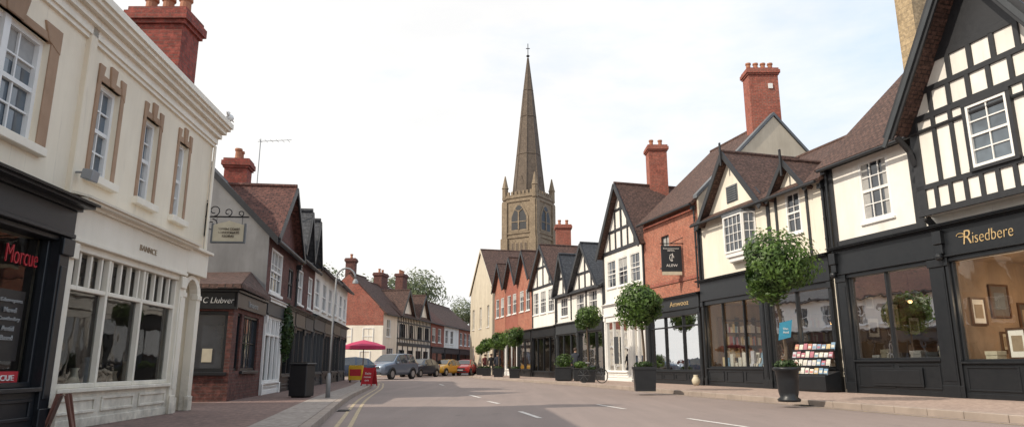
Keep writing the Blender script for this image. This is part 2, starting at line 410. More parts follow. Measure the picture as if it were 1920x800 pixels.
    def shop(s, a0, a1, zb, zt, zf1, mat='blackgloss', mull=(), trans=None, tn=0, pil=(.16, .16), proud=.12, cornice=True, room='plasterdk', roomd=2.6, base=None, panels=0, zf0=None, fasmat=None, door=None, corn=.12, glass='shopglass', cornmat=None, mw=.06):
        fr = s.fr; z0 = s.z0 if base is None else base
        g0, g1 = a0 + pil[0], a1 - pil[1]
        s.op.append((g0 - .02, g1 + .02, z0, zt + .02))
        zf0 = zf0 or zt + .08
        f = MB()
        f.box(fr, a0, g0, -.1, proud, z0, zf0); f.box(fr, g1, a1, -.1, proud, z0, zf0)
        for ax0, ax1 in ((a0, g0), (g1, a1)):
            f.box(fr, ax0 - .02, ax1 + .02, proud, proud + .03, z0, z0 + .3); f.box(fr, ax0 - .02, ax1 + .02, proud, proud + .04, zf0 - .22, zf0 - .02)
            if ax1 - ax0 > .14: f.box(fr, ax0 + .04, ax1 - .04, proud, proud + .015, z0 + .4, zf0 - .35)
        f.box(fr, g0, g1, -.08, proud - .03, zt, zf0)
        for mu in mull: f.box(fr, mu - mw / 2, mu + mw / 2, -.06, .05, zb, zt)
        f.box(fr, g0, g0 + .05, -.06, .04, zb, zt); f.box(fr, g1 - .05, g1, -.06, .04, zb, zt)
        f.box(fr, g0, g1, -.06, .043, zb, zb + .06)
        if trans:
            f.box(fr, g0 + .05, g1 - .05, -.055, .037, trans - .03, trans + .03)
            if tn:
                for i in range(1, tn):
                    a = g0 + (g1 - g0) * i / tn; f.box(fr, a - .018, a + .018, -.045, .028, trans + .03, zt)
        sf = f.obj('shopfront', M[mat], s.e, bevel=.008)
        gl = MB()
        gl.add([fr.P(g0, -.03, zb), fr.P(g1, -.03, zb), fr.P(g1, -.03, zt), fr.P(g0, -.03, zt)], [(0, 1, 2, 3)])
        gl.obj('shop_window', M[glass], sf)
        st = MB(); st.box(fr, g0, g1, -.1, proud - .05, z0, zb - .05); st.box(fr, g0 - .0, g1 + .0, -.1, proud + .02, zb - .05, zb)
        st.box(fr, g0, g1, proud - .05, proud - .03, z0, z0 + .12)
        n = panels or max(1, int((g1 - g0) / 1.1))
        for i in range(n):
            p0 = g0 + (g1 - g0) * i / n + .08; p1 = g0 + (g1 - g0) * (i + 1) / n - .08
            for q in ((p0, p1, zb - .16, zb - .12), (p0, p1, z0 + .18, z0 + .22)): st.box(fr, q[0], q[1], proud - .05, proud - .025, q[2], q[3])
            for q in ((p0, p0 + .04), (p1 - .04, p1)): st.box(fr, q[0], q[1], proud - .05, proud - .028, z0 + .22, zb - .16)
        st.obj('stall_riser', M[mat], sf, bevel=.006)
        fa = MB(); fa.box(fr, a0, a1, -.0, proud + .02, zf0, zf1 - .1)
        fa.box(fr, a0, a1, proud + .02, proud + .045, zf0, zf0 + .05)
        fa.obj('fascia', M[fasmat or mat], sf, bevel=.006)
        if cornice:
            c = MB(); c.box(fr, a0 - .03, a1 + .03, 0, proud + .07, zf1 - .1, zf1 - .06); c.box(fr, a0 - .06, a1 + .06, 0, proud + corn, zf1 - .06, zf1 - .015)
            c.slab([fr.P(a0 - .08, proud + corn + .05, zf1), fr.P(a1 + .08, proud + corn + .05, zf1), fr.P(a1 + .08, .003, zf1 + .08), fr.P(a0 - .08, .003, zf1 + .08)], .03)
            c.obj('cornice', M[cornmat or mat], sf)
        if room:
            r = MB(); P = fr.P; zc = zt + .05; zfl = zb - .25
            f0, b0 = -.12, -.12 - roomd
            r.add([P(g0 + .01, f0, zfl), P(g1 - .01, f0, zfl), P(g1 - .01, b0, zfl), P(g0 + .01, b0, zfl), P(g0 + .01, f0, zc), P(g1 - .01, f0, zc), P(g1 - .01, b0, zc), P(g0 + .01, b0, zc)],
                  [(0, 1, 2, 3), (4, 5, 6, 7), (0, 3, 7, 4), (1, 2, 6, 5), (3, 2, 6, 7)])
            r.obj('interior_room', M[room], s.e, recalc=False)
        s.sf = sf; s.proud = proud
        return sf
def pipe(par, fr, a, o, z0, z1, mat='blackgloss'):
    m = MB(); m.tube([fr.P(a, o, z0 + .1), fr.P(a, o, z1 - .15), fr.P(a, o + .05, z1 - .05), fr.P(a, o + .12, z1)], .04, 8)
    for k in range(3):
        z = z0 + .5 + k * (z1 - z0 - 1) / 2; m.tube([fr.P(a, o, z), fr.P(a, o, z + .07)], .055, 8)
    m.box(fr, a - .09, a + .09, o - .03, o + .12, z1 - .12, z1 + .05)
    return m.obj('drainpipe', M[mat], par)
def sidefr(fr, g1):
    """frame of the party wall inside a shop at a = g1, seen from lower a"""
    q = fr.P(g1 - .012, -.12, 0); f = Fr(q.x, q.y, d=-fr.n, n=-fr.d); f.side = 'L'; return f

FA = Fr(-5.9, 13.3, -.065, 'L')
FB = Fr(-6.45, 16.0, -.1265, 'L')
FR = Fr(10.2, 21.1, -.29, 'R')
G = .12

# ================================================================== LEFT: cream building
H = House('two-storey cream rendered building with stone window surrounds and shopfronts', FA, -13, -.5, G, 5.35, 7, 'cream')
def surround(H, a0, a1, z0, z1, w=.13, key=True):
    fr = H.fr; m = MB()
    m.box(fr, a0 - w, a0 - .002, -.05, .02, z0, z1); m.box(fr, a1 + .002, a1 + w, -.05, .02, z0, z1)
    ac = (a0 + a1) / 2; W = a1 - a0 + 2 * w
    zt = z1 + .17
    m.box(fr, a0 - w, a1 + w, -.05, .017, z1, z1 + .10)
    for sx in (-1, 1):
        m.poly(fr, [(ac + sx * W * .5, z1 - .08), (ac + sx * W * .5, zt + .05), (ac + sx * W * .3, zt + .05), (ac + sx * W * .36, z1 + .01)], -.04, .028)
    m.poly(fr, [(ac - W * .08, z1 + .0), (ac + W * .08, z1 + .0), (ac + W * .12, zt + .12), (ac - W * .12, zt + .12)], -.04, .035)
    m.obj('window_surround', M['stone'], H.e, bevel=.006)
for (a0, a1, z0, z1, nx, sw) in ((-7.15, -5.78, 3.38, 4.66, 4, .18), (-4.63, -4.08, 3.38, 4.68, 2, .09), (-3.28, -2.8, 3.38, 4.68, 2, .085), (-2.02, -1.6, 3.38, 4.70, 2, .08)):
    w = H.win(a0, a1, z0, z1, nx, 4, rec=.12, gm='glassblue', sill=False, bw=.022, fw=.06)
    if nx == 4:
        m = MB(); m.box(FA, (a0 + a1) / 2 - .05, (a0 + a1) / 2 + .05, -.13, -.04, z0, z1); m.obj('mullion', M['white'], w)
    surround(H, a0, a1, z0, z1, sw)
    m = MB(); m.box(FA, a0 - .12, a1 + .12, -.12, .09, z0 - .11, z0 - .003); m.obj('sill', M['creamtrim'], w, bevel=.01)
H.shop(-4.95, -1.42, .62, 2.33, 2.98, 'creamtrim', mull=(-3.85, -2.8), trans=1.87, tn=12, pil=(.12, .16), proud=.1, panels=3, zf0=2.42, corn=.16, cornmat='creamtrim', mw=.05)
text('BANNCE', FA, -2.95, .125, 2.63, .56, .085, M['goldbrown'], H.sf, thin=-.01)
for a, z, h in ((-4.5, .62, .5), (-4.1, .62, .35), (-3.4, .62, .45), (-3.1, .62, .6), (-2.3, .62, .4), (-1.9, .62, .55)):
    m = MB(); m.lathe(FA.P(a, -.5, z - .2), [(.1, 0), (.13, h * .3), (.07, h * .7), (.05, h * .9), (.07, h)], 14)
    tag(m.obj('vase', M[random.choice(['goldbrown', 'signcream', 'lead'])], smooth=True), 'small ceramic vase displayed in a shop window', 'vase', 'vases in the shop window')
for a in (-4.3, -3.3, -2.2):
    m = MB(); m.box(FA, a - .35, a + .35, -2.5, -2.42, .9, 1.7); m.box(FA, a - .3, a + .3, -2.42, -2.41, .95, 1.65)
    tag(m.obj('wall_cabinet', M['wood']), 'dark wooden cabinet on a shop back wall', 'cabinet', 'cabinets in the cream shop')
# arched doorway
H.op.append((-1.22, -.66, G, 2.42))
m = MB(); dc = -.94
for (x0, x1) in ((-1.38, -1.2), (-.68, -.51)): m.box(FA, x0, x1, -.1, .05, G, 2.12); m.box(FA, x0 - .015, x1 + .008, -.05, .07, 2.08, 2.16); m.box(FA, x0 - .015, x1 + .008, .0, .07, G, G + .25)
arc = [(dc + .27 * math.cos(t), 2.12 + .3 * math.sin(t)) for t in [math.pi * i / 12 for i in range(13)]]
for i in range(12):
    p, q = arc[i], arc[i + 1]; k = 1.58
    P2 = (dc + (p[0] - dc) * k, 2.12 + (p[1] - 2.12) * 1.25); Q2 = (dc + (q[0] - dc) * k, 2.12 + (q[1] - 2.12) * 1.25)
    m.poly(FA, [p, q, Q2, P2], -.1, .05)
m.obj('door_surround', M['creamtrim'], H.e, bevel=.005)
m = MB(); m.box(FA, -1.22, -.66, -.36, -.3, G, 2.45)
for z0, z1 in ((.3, .9), (1.05, 1.9)): m.box(FA, -1.13, -.98, -.3, -.28, z0, z1); m.box(FA, -.91, -.76, -.3, -.28, z0, z1)
d = m.obj('door', M['signcream'], H.e, bevel=.006)
m = MB(); m.tube([FA.P(-.73, -.29, 1.0), FA.P(-.73, -.22, 1.0)], .025, 8); m.obj('handle', M['gold'], d)
m = MB(); m.box(FA, -1.42, -.5, .0, .12, 2.5, 2.93); m.box(FA, -1.42, -.45, 0, .2, 2.93, 2.98); m.obj('door_fascia', M['creamtrim'], H.e, bevel=.006)
# black shop beside it
sf = H.shop(-12.5, -5.05, .66, 2.36, 2.86, 'blackgloss', mull=(-7.1, -9), pil=(.2, .2), proud=.16, corn=.2, zf0=2.42)
text('Morcue', FA, -5.68, .0, 2.11, .56, .2, M['red'], sf, thin=-.012)
m = MB(); m.box(FA, -5.98, -5.5, -.026, -.012, .95, 1.72); m.obj('notice_board', M['blackgloss'], sf)
for i, (tx, wd) in enumerate((('Eduwepens', .36), ('Nowol', .2), ('Cowthrebry', .36), ('Amtid', .2), ('Based', .2))): text(tx, FA, -5.74, .0, 1.6 - i * .1, wd, .055, M['paintg'], sf)
m = MB(); m.box(FA, -6.1, -5.42, -.026, -.01, .70, .84); m.obj('sign_strip', M['red'], sf)
text('MORCUE', FA, -5.76, .0, .77, .5, .06, M['paintw'], sf)
# pier + cornice
m = MB(); m.box(FA, -5.08, -4.93, -.05, .07, 2.98, 5.3); m.obj('pilaster', M['cream'], H.e, bevel=.01)
m = MB()
for (o, z0, z1) in ((.04, 5.08, 5.14), (.07, 5.14, 5.26), (.13, 5.26, 5.33), (.2, 5.36, 5.44), (.26, 5.44, 5.5), (.3, 5.5, 5.6)): m.box(FA, -13.1, -.5 + o * .55, -.1, o, z0, z1); m.box(FA, -.5, -.5 + o * .55 - .004, -3, -.1, z0, z1 - .003)
m.box(FA, -13.1, -.45, -.1, .12, 5.33, 5.36)
m.obj('cornice', M['creamtrim'], H.e)
H.ze = 5.35; H.walls()
H.ze = 5.6; H.extra = MB(); H.roof_par(6.6, 3.6, 'slate', over=.16, verge=.02, gutter='lead')
H.chimney(WF, -7.45, -6.42, 12.2, 12.9, 5.0, 7.75, pots=3)
m = MB(); m.tube([FA.P(-.55, .06, 3.0), FA.P(-.55, .06, 5.08)], .03, 8); m.obj('drainpipe', M['creamtrim'], H.e)
# security camera
t = thing('cctv', 'small grey floodlight on a bracket on a cream wall', 'cctv', FA.P(-5.0, .1, 3.2))
m = MB(); m.tube([FA.P(-5.02, .07, 3.28), FA.P(-5.02, .2, 3.28)], .015, 6); m.obj('bracket', M['galv'], t)
m = MB(); m.ext([FA.P(-5.08, .16, 3.2), FA.P(-5.08, .3, 3.16), FA.P(-5.08, .32, 3.3), FA.P(-5.08, .18, 3.32)], FA.d * .16); m.obj('fixture_head', M['galv'], t, bevel=.008)  # housing of the security camera
# gull on the cornice end
m = MB(); c = FA.P(-.42, .24, 5.72)
m.lathe(c, [(.01, -.07), (.06, -.05), (.08, 0), (.06, .05), (.01, .08)], 10); m.lathe(c + Vector((0, -.09, .06)), [(.01, -.04), (.035, -.02), (.04, .02), (.01, .05)], 8)
m.tube([c, c + Vector((0, .2, -.02))], .03, 6, r2=.008); m.tube([c + Vector((0, -.12, .07)), c + Vector((0, -.19, .06))], .012, 6, r2=.003)
m.tube([c + Vector((.02, 0, -.04)), c + Vector((.02, 0, -.12))], .006, 5); m.tube([c + Vector((-.02, 0, -.04)), c + Vector((-.02, 0, -.12))], .006, 5)
tag(m.obj('gull', M['white'], smooth=True), 'pale gull standing on the end of a cornice', 'bird')
# hanging sign
t = thing('hanging_sign', 'cream sign board hanging from scrolled black iron bracket', 'sign', FA.P(-.55, 0, 3.5))
m = MB(); P = lambda a, o, z: FA.P(a - .12, o, z); m.tube([P(-.42, 0, 3.68), P(-.42, .82, 3.68)], .016, 6); m.tube([P(-.42, .02, 3.3), P(-.42, .02, 3.95)], .016, 6)
def scroll(cx, cz, r, a0, a1, n=14): return [P(-.42, cx + r * (1 - .55 * i / n) * math.cos(a0 + (a1 - a0) * i / n), cz + r * (1 - .55 * i / n) * math.sin(a0 + (a1 - a0) * i / n)) for i in range(n + 1)]
for cx, cz, r, s0, s1 in ((.16, 3.8, .11, -1.5, 5), (.42, 3.77, .08, -1.5, 5), (.66, 3.75, .06, -1.5, 5), (.13, 3.52, .12, 1.5, -5), (.0, 3.95, .06, -1.5, 4)): m.tube(scroll(cx, cz, r, s0, s1), .011, 5)
m.obj('bracket', M['iron'], t)
m = MB(); m.ext([P(-.44, .17, 3.2), P(-.44, .75, 3.2), P(-.44, .75, 3.52), P(-.44, .46, 3.6), P(-.44, .17, 3.52)], FA.d * .04); b = m.obj('sign_board', M['signcream'], t)
m = MB()
for q in ((.14, .17, 3.17, 3.55), (.75, .78, 3.17, 3.55)): m.box(FA, -.57, -.51, q[0], q[1], q[2], q[3])
m.box(FA, -.57, -.51, .17, .75, 3.17, 3.2); m.obj('frame', M['lead'], b)
for o in (.22, .7): 
    mm = MB(); mm.tube([P(-.42, o, 3.53), P(-.42, o, 3.68)], .006, 5); mm.obj('hanger', M['iron'], t)
text('TEPPEN COAN\nAORIDONATE\nREDING', FA, -.565, .46, 3.37, .42, .18, M['darktext'], b, fixx=Vector((1, 0, 0)))

# ================================================================== LEFT: corner shop and brick row
FC = Fr(-6.45, 16.0, d=-FB.n, n=-FB.d); FC.side = 'R'
B = House('small brick corner shop with black fascia and tiled lean-to roof', FB, 0, 2.9, G, 2.62, 2.5, 'brickdk', name='corner_shop')
B.win(.3, .7, .78, 2.12, 1, 2, fm='blackgloss', gm='glass', sash=False, sill=False)
B.win(.9, 2.45, .78, 2.12, 3, 2, fm='blackgloss', gm='glass', sash=False)
m = MB(); m.box(FC, -.02, 2.4, .0, .14, G, .74); m.box(FC, -.02, .1, .0, .14, .74, 2.15); m.box(FC, .92, 2.4, .0, .14, .74, 2.15); m.box(FC, -.02, 2.4, .0, .14, 2.13, 2.6); m.obj('wall', M['brickdk'], B.e)
w = window(B.e, FC, .1, .92, .76, 2.12, 1, 1, o=.14, rec=.07, fm='blackgloss', gm='glass', sash=False, fw=.07)
m = MB(); m.box(FC, .4, .62, .062, .072, .98, 1.28); m.obj('poster', M['signcream'], w)
leaves_spot = FC.P(.4, .1, 1.55)
m = MB(); m.box(FC, -.1, 2.4, .14, .2, 2.17, 2.56); m.box(FB, -.2, 2.85, .02, .08, 2.22, 2.56); m.box(FC, -.14, 2.4, .14, .27, 2.56, 2.62); m.box(FB, -.26, 2.85, .02, .14, 2.563, 2.617)
fa = m.obj('fascia', M['blackgloss'], B.e, bevel=.006)
text('C Llubver', FC, .32, .205, 2.37, .68, .13, M['paintw'], fa, shear=.2, thin=-.012)
text('Inace', FB, 1.4, .085, 2.38, .9, .14, M['paintg'], fa)
m = MB(); P = FB.P
A_ = Vector((-6.2, 15.62, 2.63)); B_ = Vector((-9.2, 15.62, 2.63)); C_ = Vector((-9.2, 18.88, 3.35)); D_ = Vector((-7.25, 18.88, 3.35)); E_ = Vector((-6.7, 18.9, 2.63))
m.ext([A_, B_, C_, D_], (0, 0, .1)); m.ext([A_ + Vector((.02, 0, 0)), D_, E_ + Vector((.05, 0, 0))], (0, 0, .1))
m.obj('roof', M['tile'], B.e)
B.walls()

B = House('dark brick house with grey gable wall and tiled front gable', FB, 2.93, 7.25, G, 4.5, 6.2, 'brickdk')
B.win(3.35, 4.9, 2.95, 4.2, 3, 3, rec=.04, fm='white')
B.shop(3.0, 5.35, .45, 2.2, 2.75, 'white', mull=(3.7, 4.3, 4.85), trans=1.75, tn=8, pil=(.08, .1), proud=.06, corn=.06, fasmat='dkgrey')
B.win(5.95, 6.75, 3.0, 4.0, 2, 2, rec=.06, fm='black', sill=False)
B.shop(5.45, 7.2, .6, 2.1, 2.75, 'blackgloss', mull=(6.3,), pil=(.1, .1), proud=.06)
B.roof_par(7.6, 3.1, 'slate', over=.2, verge=.05, db=6.2)
B.walls()
m = MB()
m.ext([FB.P(2.92, .0, 2.7), FB.P(2.92, 0, 4.5), FB.P(2.92, -3.1, 7.58), FB.P(2.92, -6.2, 4.5), FB.P(2.92, -6.2, G), FB.P(2.92, -2, G)], -FB.d * .06); m.obj('gable_wall', M['grey'], B.e)
m = MB(); m.ext([FB.P(2.84, .25, 4.2), FB.P(2.84, -3.1, 7.55), FB.P(2.84, -3.1, 7.75), FB.P(2.84, .25, 4.42)], -FB.d * .05); m.obj('bargeboard', M['black'], B.e)
B.roof_cross(3.1, 7.0, 4.5, 6.35, 3.0, 'tilered', over=.25, side=.15, wallm='brickdk', board='black', bw=.14)
B.chimney(FB, 8.0, 8.65, -2.9, -2.1, 5.5, 8.2, pots=2)
pipe(B.e, FB, 7.2, .06, G, 4.2)
m = MB(); a = FB.P(7.5, -1.6, 6.4); m.tube([a, a + Vector((0, 0, 2.4))], .016, 5); m.tube([a + Vector((-.1, 0, 2.3)), a + Vector((1.1, 0, 2.36))], .01, 5)
for k in range(6): m.tube([a + Vector((k * .2, -.15, 2.32)), a + Vector((k * .2, .15, 2.32))], .008, 4)
tag(m.obj('television_aerial', M['galv']), 'thin grey television aerial on a rooftop', 'aerial')

B = House('dark brick house with pair of slate front gables', FB, 7.27, 11.2, G, 4.6, 6, 'brickdk')
for a in (7.5, 9.6): B.win(a + .2, a + 1.2, 3.0, 4.2, 2, 2, rec=.06, fm='white')
B.shop(7.35, 9.2, .6, 2.1, 2.75, 'blackgloss', mull=(8.3,), pil=(.1, .1), proud=.06); B.shop(9.3, 11.1, .6, 2.1, 2.75, 'dkgrey', mull=(10.2,), pil=(.1, .1), proud=.06)
B.roof_par(7.2, 3.1, 'slate', over=.2, verge=0); B.walls()
B.roof_cross(7.35, 9.2, 4.7, 6.3, 2.6, 'slate', over=.25, side=.05, wallm='dkgrey', bw=.14); B.roof_cross(9.3, 11.1, 4.7, 6.35, 2.6, 'slate', over=.25, side=.05, wallm='dkgrey', bw=.14)
B = House('white rendered house with red tiled roof', FB, 11.25, 17.2, G, 4.9, 6, 'whitewall')
for a in (11.6, 13.6, 15.5): B.win(a, a + 1.1, 3.2, 4.4, 2, 2, rec=.06, fm='white')
B.shop(11.3, 14.2, .6, 2.2, 2.85, 'dkgrey', mull=(12.3, 13.2), pil=(.1, .1), proud=.06); B.shop(14.3, 17.1, .6, 2.2, 2.85, 'blackgloss', mull=(15.3, 16.2), pil=(.1, .1), proud=.06)
B.roof_par(6.9, 2.8, 'tilered', over=.3, verge=.15); B.walls()
B = House('pale rendered house with slate roof', FB, 17.25, 23.0, G, 5.0, 6, 'whitewall')
for a in (17.6, 19.6, 21.5): B.win(a, a + 1.0, 3.3, 4.5, 2, 2, rec=.06, fm='white')
B.shop(17.3, 20, .6, 2.3, 2.95, 'blackgloss', mull=(18.6,), pil=(.1, .1), proud=.06); B.shop(20.1, 22.9, .6, 2.3, 2.95, 'dkgrey', mull=(21.5,), pil=(.1, .1), proud=.06)
B.roof_par(6.6, 2.8, 'slate', over=.3, verge=.15); B.walls()

# ================================================================== RIGHT 1: timbered gable shop
H = House('white and black timbered house with jettied gable above black shopfront', FR, -10.5, .05, G, 7.3, 8, 'whitewall')
H.win(-2.28, -1.15, 5.05, 6.9, 3, 4, rec=.05, fm='white', fw=.09, bw=.03)
H.shop(-3.75, .02, 1.06, 3.5, 4.45, 'blackgloss', mull=(-1.75,), pil=(.45, .35), proud=.14, room='plaster', roomd=3.2, panels=2, zf0=3.62, corn=.22)
sf1 = H.shop(-10.2, -3.8, 1.0, 3.5, 4.453, 'blackgloss', mull=(-7.3,), pil=(.3, .08), proud=.145, room='plaster', roomd=3.4, panels=4, zf0=3.62, corn=.22)
text('R', FR, -4.55, .175, 4.02, .22, .34, M['gold'], sf1, shear=.2, thin=-.014)
text('isedbere', FR, -5.21, .175, 3.98, 1.04, .27, M['gold'], sf1, shear=.12, thin=-.018)
m = MB(); m.tube([FR.P(-4.38 + .11 * math.cos(t), .18, 4.08 + .07 * math.sin(t) * (1 - t / 9)) for t in [i * .4 for i in range(14)]], .010, 5); m.obj('lettering_swash', M['gold'], sf1)
for a in (-3.78, .0):
    m = MB(); m.box(FR, a - .13, a + .13, .14, .3, 3.95, 4.3); m.box(FR, a - .1, a + .1, .14, .26, 3.7, 3.95); m.lathe(FR.P(a, .28, 3.62), [(.02, -.1), (.09, -.05), (.1, .03), (.05, .1)], 10)
    m.obj('console_bracket', M['blackgloss'], H.e, bevel=.015)
m = MB(); m.box(FR, -2.7, -.95, .115, .15, .35, .85); m.box(FR, -2.62, -1.03, .15, .16, .42, .78); m.obj('riser_panel', M['blackgloss'], H.e, bevel=.01)
H.roof_par(11.2, 4.2, 'tile', over=.4, verge=.2, gutter='black')
H.walls()
H.timbers([(-.0, 4.5, -.0, 7.2, .2), (-.05, 7.12, -3.4, 7.12, .2), (-3.15, 4.5, -3.15, 7.1, .26), (-.05, 4.6, -3.3, 4.6, .16)], o1=.05)
pipe(H.e, FR, .1, .1, G, 7.0, 'blackgloss')
# jettied gable
GA, GB, GC = -8.2, -3.55, -5.875
GJ = MB(); GJ.box(FR, GA, GB, -.0, .42, 4.72, 7.25); GJ.poly(FR, [(GA, 7.25), (GB, 7.25), (GC, 10.85)], .0, .42)
GJ.obj('gable_wall', M['whitewall'], H.e)
T = [(-3.68, 4.7, -3.68, 7.3, .26), (-8.1, 4.7, -8.1, 7.3, .2), (-3.5, 4.78, -8.2, 4.78, .16), (-3.5, 5.45, -8.2, 5.45, .13), (-3.5, 7.3, -8.2, 7.3, .16), (-4.0, 8.0, -7.7, 8.0, .14), (-4.5, 8.75, -7.2, 8.75, .18)]
for a in (-4.12, -4.54, -4.96, -5.38, -5.8, -6.22, -6.64, -7.06, -7.48, -7.9): T.append((a, 4.85, a, 5.4, .11))
for a in (-4.3, -4.8, -6.75, -7.4): T.append((a, 5.5, a, 7.25, .11))
for a in (-4.3, -4.85, -5.4, -5.95, -6.5, -7.05, -7.5): T.append((a, 7.35, a, 7.95, .12))
for a in (-4.95, -5.55, -6.15, -6.75): T.append((a, 8.05, a, 8.7, .13))
H.timbers(T, o0=.40, o1=.47)
m = MB(); m.poly(FR, [(-7.3, 8.8), (-4.45, 8.8), (GC, 10.8)], .41, .46); m.obj('gable_shadow', M['black'], H.e)  # flat black sheet stands for the shadow inside the gable top
m = MB(); 
for q in ((-6.42, -6.32, 5.5, 7.2), (-5.28, -5.18, 5.5, 7.2)): m.box(FR, q[0], q[1], .42, .53, q[2], q[3])
m.box(FR, -6.42, -5.18, .42, .54, 5.48, 5.56); m.box(FR, -6.42, -5.18, .42, .54, 7.12, 7.2); m.obj('window_surround', M['black'], H.e)
w = window(H.e, FR, -6.32, -5.28, 5.56, 7.12, 2, 4, o=.5, rec=.02, fm='white', fw=.06, bw=.03, gm='glassblue', sill=False)
H.roof_cross(GA, GB, 7.1, 10.9, 5, 'tile', over=.6, side=.15, o=.42, bw=.34, fill=False, t=.14)
P = FR.P
for (af, sg) in ((-3.3, 1), (-8.45, -1)):
    m = MB(); m.beam(FR, (af, 6.65), (GC, 10.85), .12, 1.075, 1.13); m.obj('bargeboard', M['dkgrey'], H.e)
for a in (-3.6, -8.15):
    m = MB(); m.tube([P(a, .05, 4.2), P(a, .12, 4.5), P(a, .3, 4.68)], .09, 6); m.obj('bracket', M['black'], H.e)
    m = MB(); m.tube([P(a, .45, 6.1), P(a, .6, 6.5), P(a, .95, 6.85)], .08, 6); m.obj('bracket', M['black'], H.e)
H.chimney(FR, -.3, .4, -4.75, -4.0, 9.8, 15.5, mat='stonebrick', pots=1)
# interior pictures & lamps
def picture(fr, a, o, z, w, h):
    m = MB(); t = thing('framed_picture', 'framed picture with pale mount hanging in a shop', 'picture', fr.P(a, o, z), 'framed pictures in the shop')
    for q in ((a - w / 2, a - w / 2 + .05, z, z + h), (a + w / 2 - .05, a + w / 2, z, z + h), (a - w / 2 + .05, a + w / 2 - .05, z, z + .05), (a - w / 2 + .05, a + w / 2 - .05, z + h - .05, z + h)): m.box(fr, q[0], q[1], o, o + .04, q[2], q[3])
    m.obj('frame', M['wood'], t)
    m = MB(); m.box(fr, a - w / 2 + .05, a + w / 2 - .05, o, o + .02, z + .05, z + h - .05); m.obj('mount', M[random.choice(['whitewall', 'signcream', 'plasterdk'])], t)
    m = MB(); m.box(fr, a - w * .27, a + w * .27, o + .02, o + .024, z + h * .25, z + h * .75); m.obj('print', M[random.choice(['goldbrown', 'wood', 'lead'])], t)
for a, z, w, h in ((-5.4, 2.0, .8, .9), (-6.4, 2.1, .6, .7), (-7.4, 1.9, .7, .9), (-8.6, 2.0, .7, .9)): picture(FR, a, -3.45, z, w, h)
S1 = sidefr(FR, -.33); S2 = sidefr(FR, -3.88); S3 = sidefr(FR, 7.7); S4 = sidefr(FR, 3.55); S5 = sidefr(FR, 12.6)
for a, z, w, h in ((.55, 1.7, .5, .65), (1.3, 2.0, .6, .8), (2.1, 1.8, .5, .6), (2.75, 2.2, .45, .55), (.5, 2.55, .4, .45)): picture(S1, a, .01, z, w, h)
for a, z, w, h in ((.5, 1.9, .5, .7), (1.25, 2.1, .65, .85), (2.1, 1.8, .55, .7), (2.85, 2.2, .5, .65), (1.3, 1.25, .4, .5)): picture(S2, a, .01, z, w, h)
for a, z, w, h in ((-4.75, 1.05, .5, .75), (-6.9, 1.05, .45, .6)): picture(FR, a, -.7, z, w, h)
def boxgoods(fr, a, o, z, w, d, h, mat, nm='gift_box', lab='small pale box on a shop window ledge'):
    m = MB(); m.box(fr, a - w / 2, a + w / 2, o - d / 2, o + d / 2, z, z + h * .8); m.box(fr, a - w / 2 - .01, a + w / 2 + .01, o - d / 2 - .01, o + d / 2 + .01, z + h * .8, z + h)
    tag(m.obj(nm, M[mat], bevel=.006), lab, 'box', 'goods in shop windows')
for a, w_, h, mt in ((-.7, .25, .4, 'white'), (-1.05, .3, .55, 'signcream'), (-1.5, .3, .45, 'plasterdk'), (-2.1, .35, .5, 'white'), (-2.6, .4, .45, 'lead'), (-3.0, .3, .6, 'signcream')): boxgoods(FR, a, -.45, .81, w_, .25, h, mt)
for a, w_, h, mt in ((-5.5, .5, .5, 'white'), (-6.1, .3, .6, 'goldbrown'), (-4.3, .3, .5, 'signcream'), (-6.5, .3, .45, 'white')): boxgoods(FR, a, -.5, .75, w_, .3, h, mt)
def counter(fr, a0, a1, o, z0, h):
    m = MB(); m.box(fr, a0, a1, o - .6, o, z0, z0 + h); m.box(fr, a0 - .04, a1 + .04, o - .64, o + .04, z0 + h, z0 + h + .05)
    for k in range(3): q = a0 + (a1 - a0) * k / 3; m.box(fr, q + .08, q + (a1 - a0) / 3 - .08, o, o + .015, z0 + .1, z0 + h - .1)
    tag(m.obj('shop_counter', M['wood'], bevel=.006), 'dark wooden counter inside a shop', 'counter', 'counters in shops')
counter(FR, -7.5, -5.2, -2.4, .75, .8); counter(FR, -2.2, -.9, -1.6, .8, .65); counter(FR, 1.4, 2.8, -1.5, .57, .8)
def pend(fr, a, o, z, zt, watts):
    t = thing('pendant_lamp', 'lit warm pendant lamp hanging from a shop ceiling', 'lamp', fr.P(a, o, zt), 'pendant lamps in shops')
    m = MB(); m.tube([fr.P(a, o, z + .12), fr.P(a, o, zt)], .01, 5); m.obj('cord', M['iron'], t)
    m = MB(); m.lathe(fr.P(a, o, z), [(.16, 0), (.12, .08), (.04, .14), (.02, .16)], 14, closed=False); m.obj('lamp_shade', M['wood'], t)
    m = MB(); m.lathe(fr.P(a, o, z - .03), [(.01, -.06), (.05, -.03), (.06, .01), (.03, .05)], 10); m.obj('bulb', M['bulb'], t)
    l = bpy.data.lights.new('lamp_light', 'POINT'); l.energy = watts; l.color = (1, .76, .52); l.shadow_soft_size = .15
    lo = bpy.data.objects.new('lamp_light', l); lo.location = fr.P(a, o, z - .2); COL.objects.link(lo); setpar(lo, t)
pend(FR, -1.5, -1.0, 2.75, 3.54, 45); pend(FR, -5.2, -1.4, 2.75, 3.54, 60); pend(FR, -8, -1.8, 2.95, 3.54, 60)

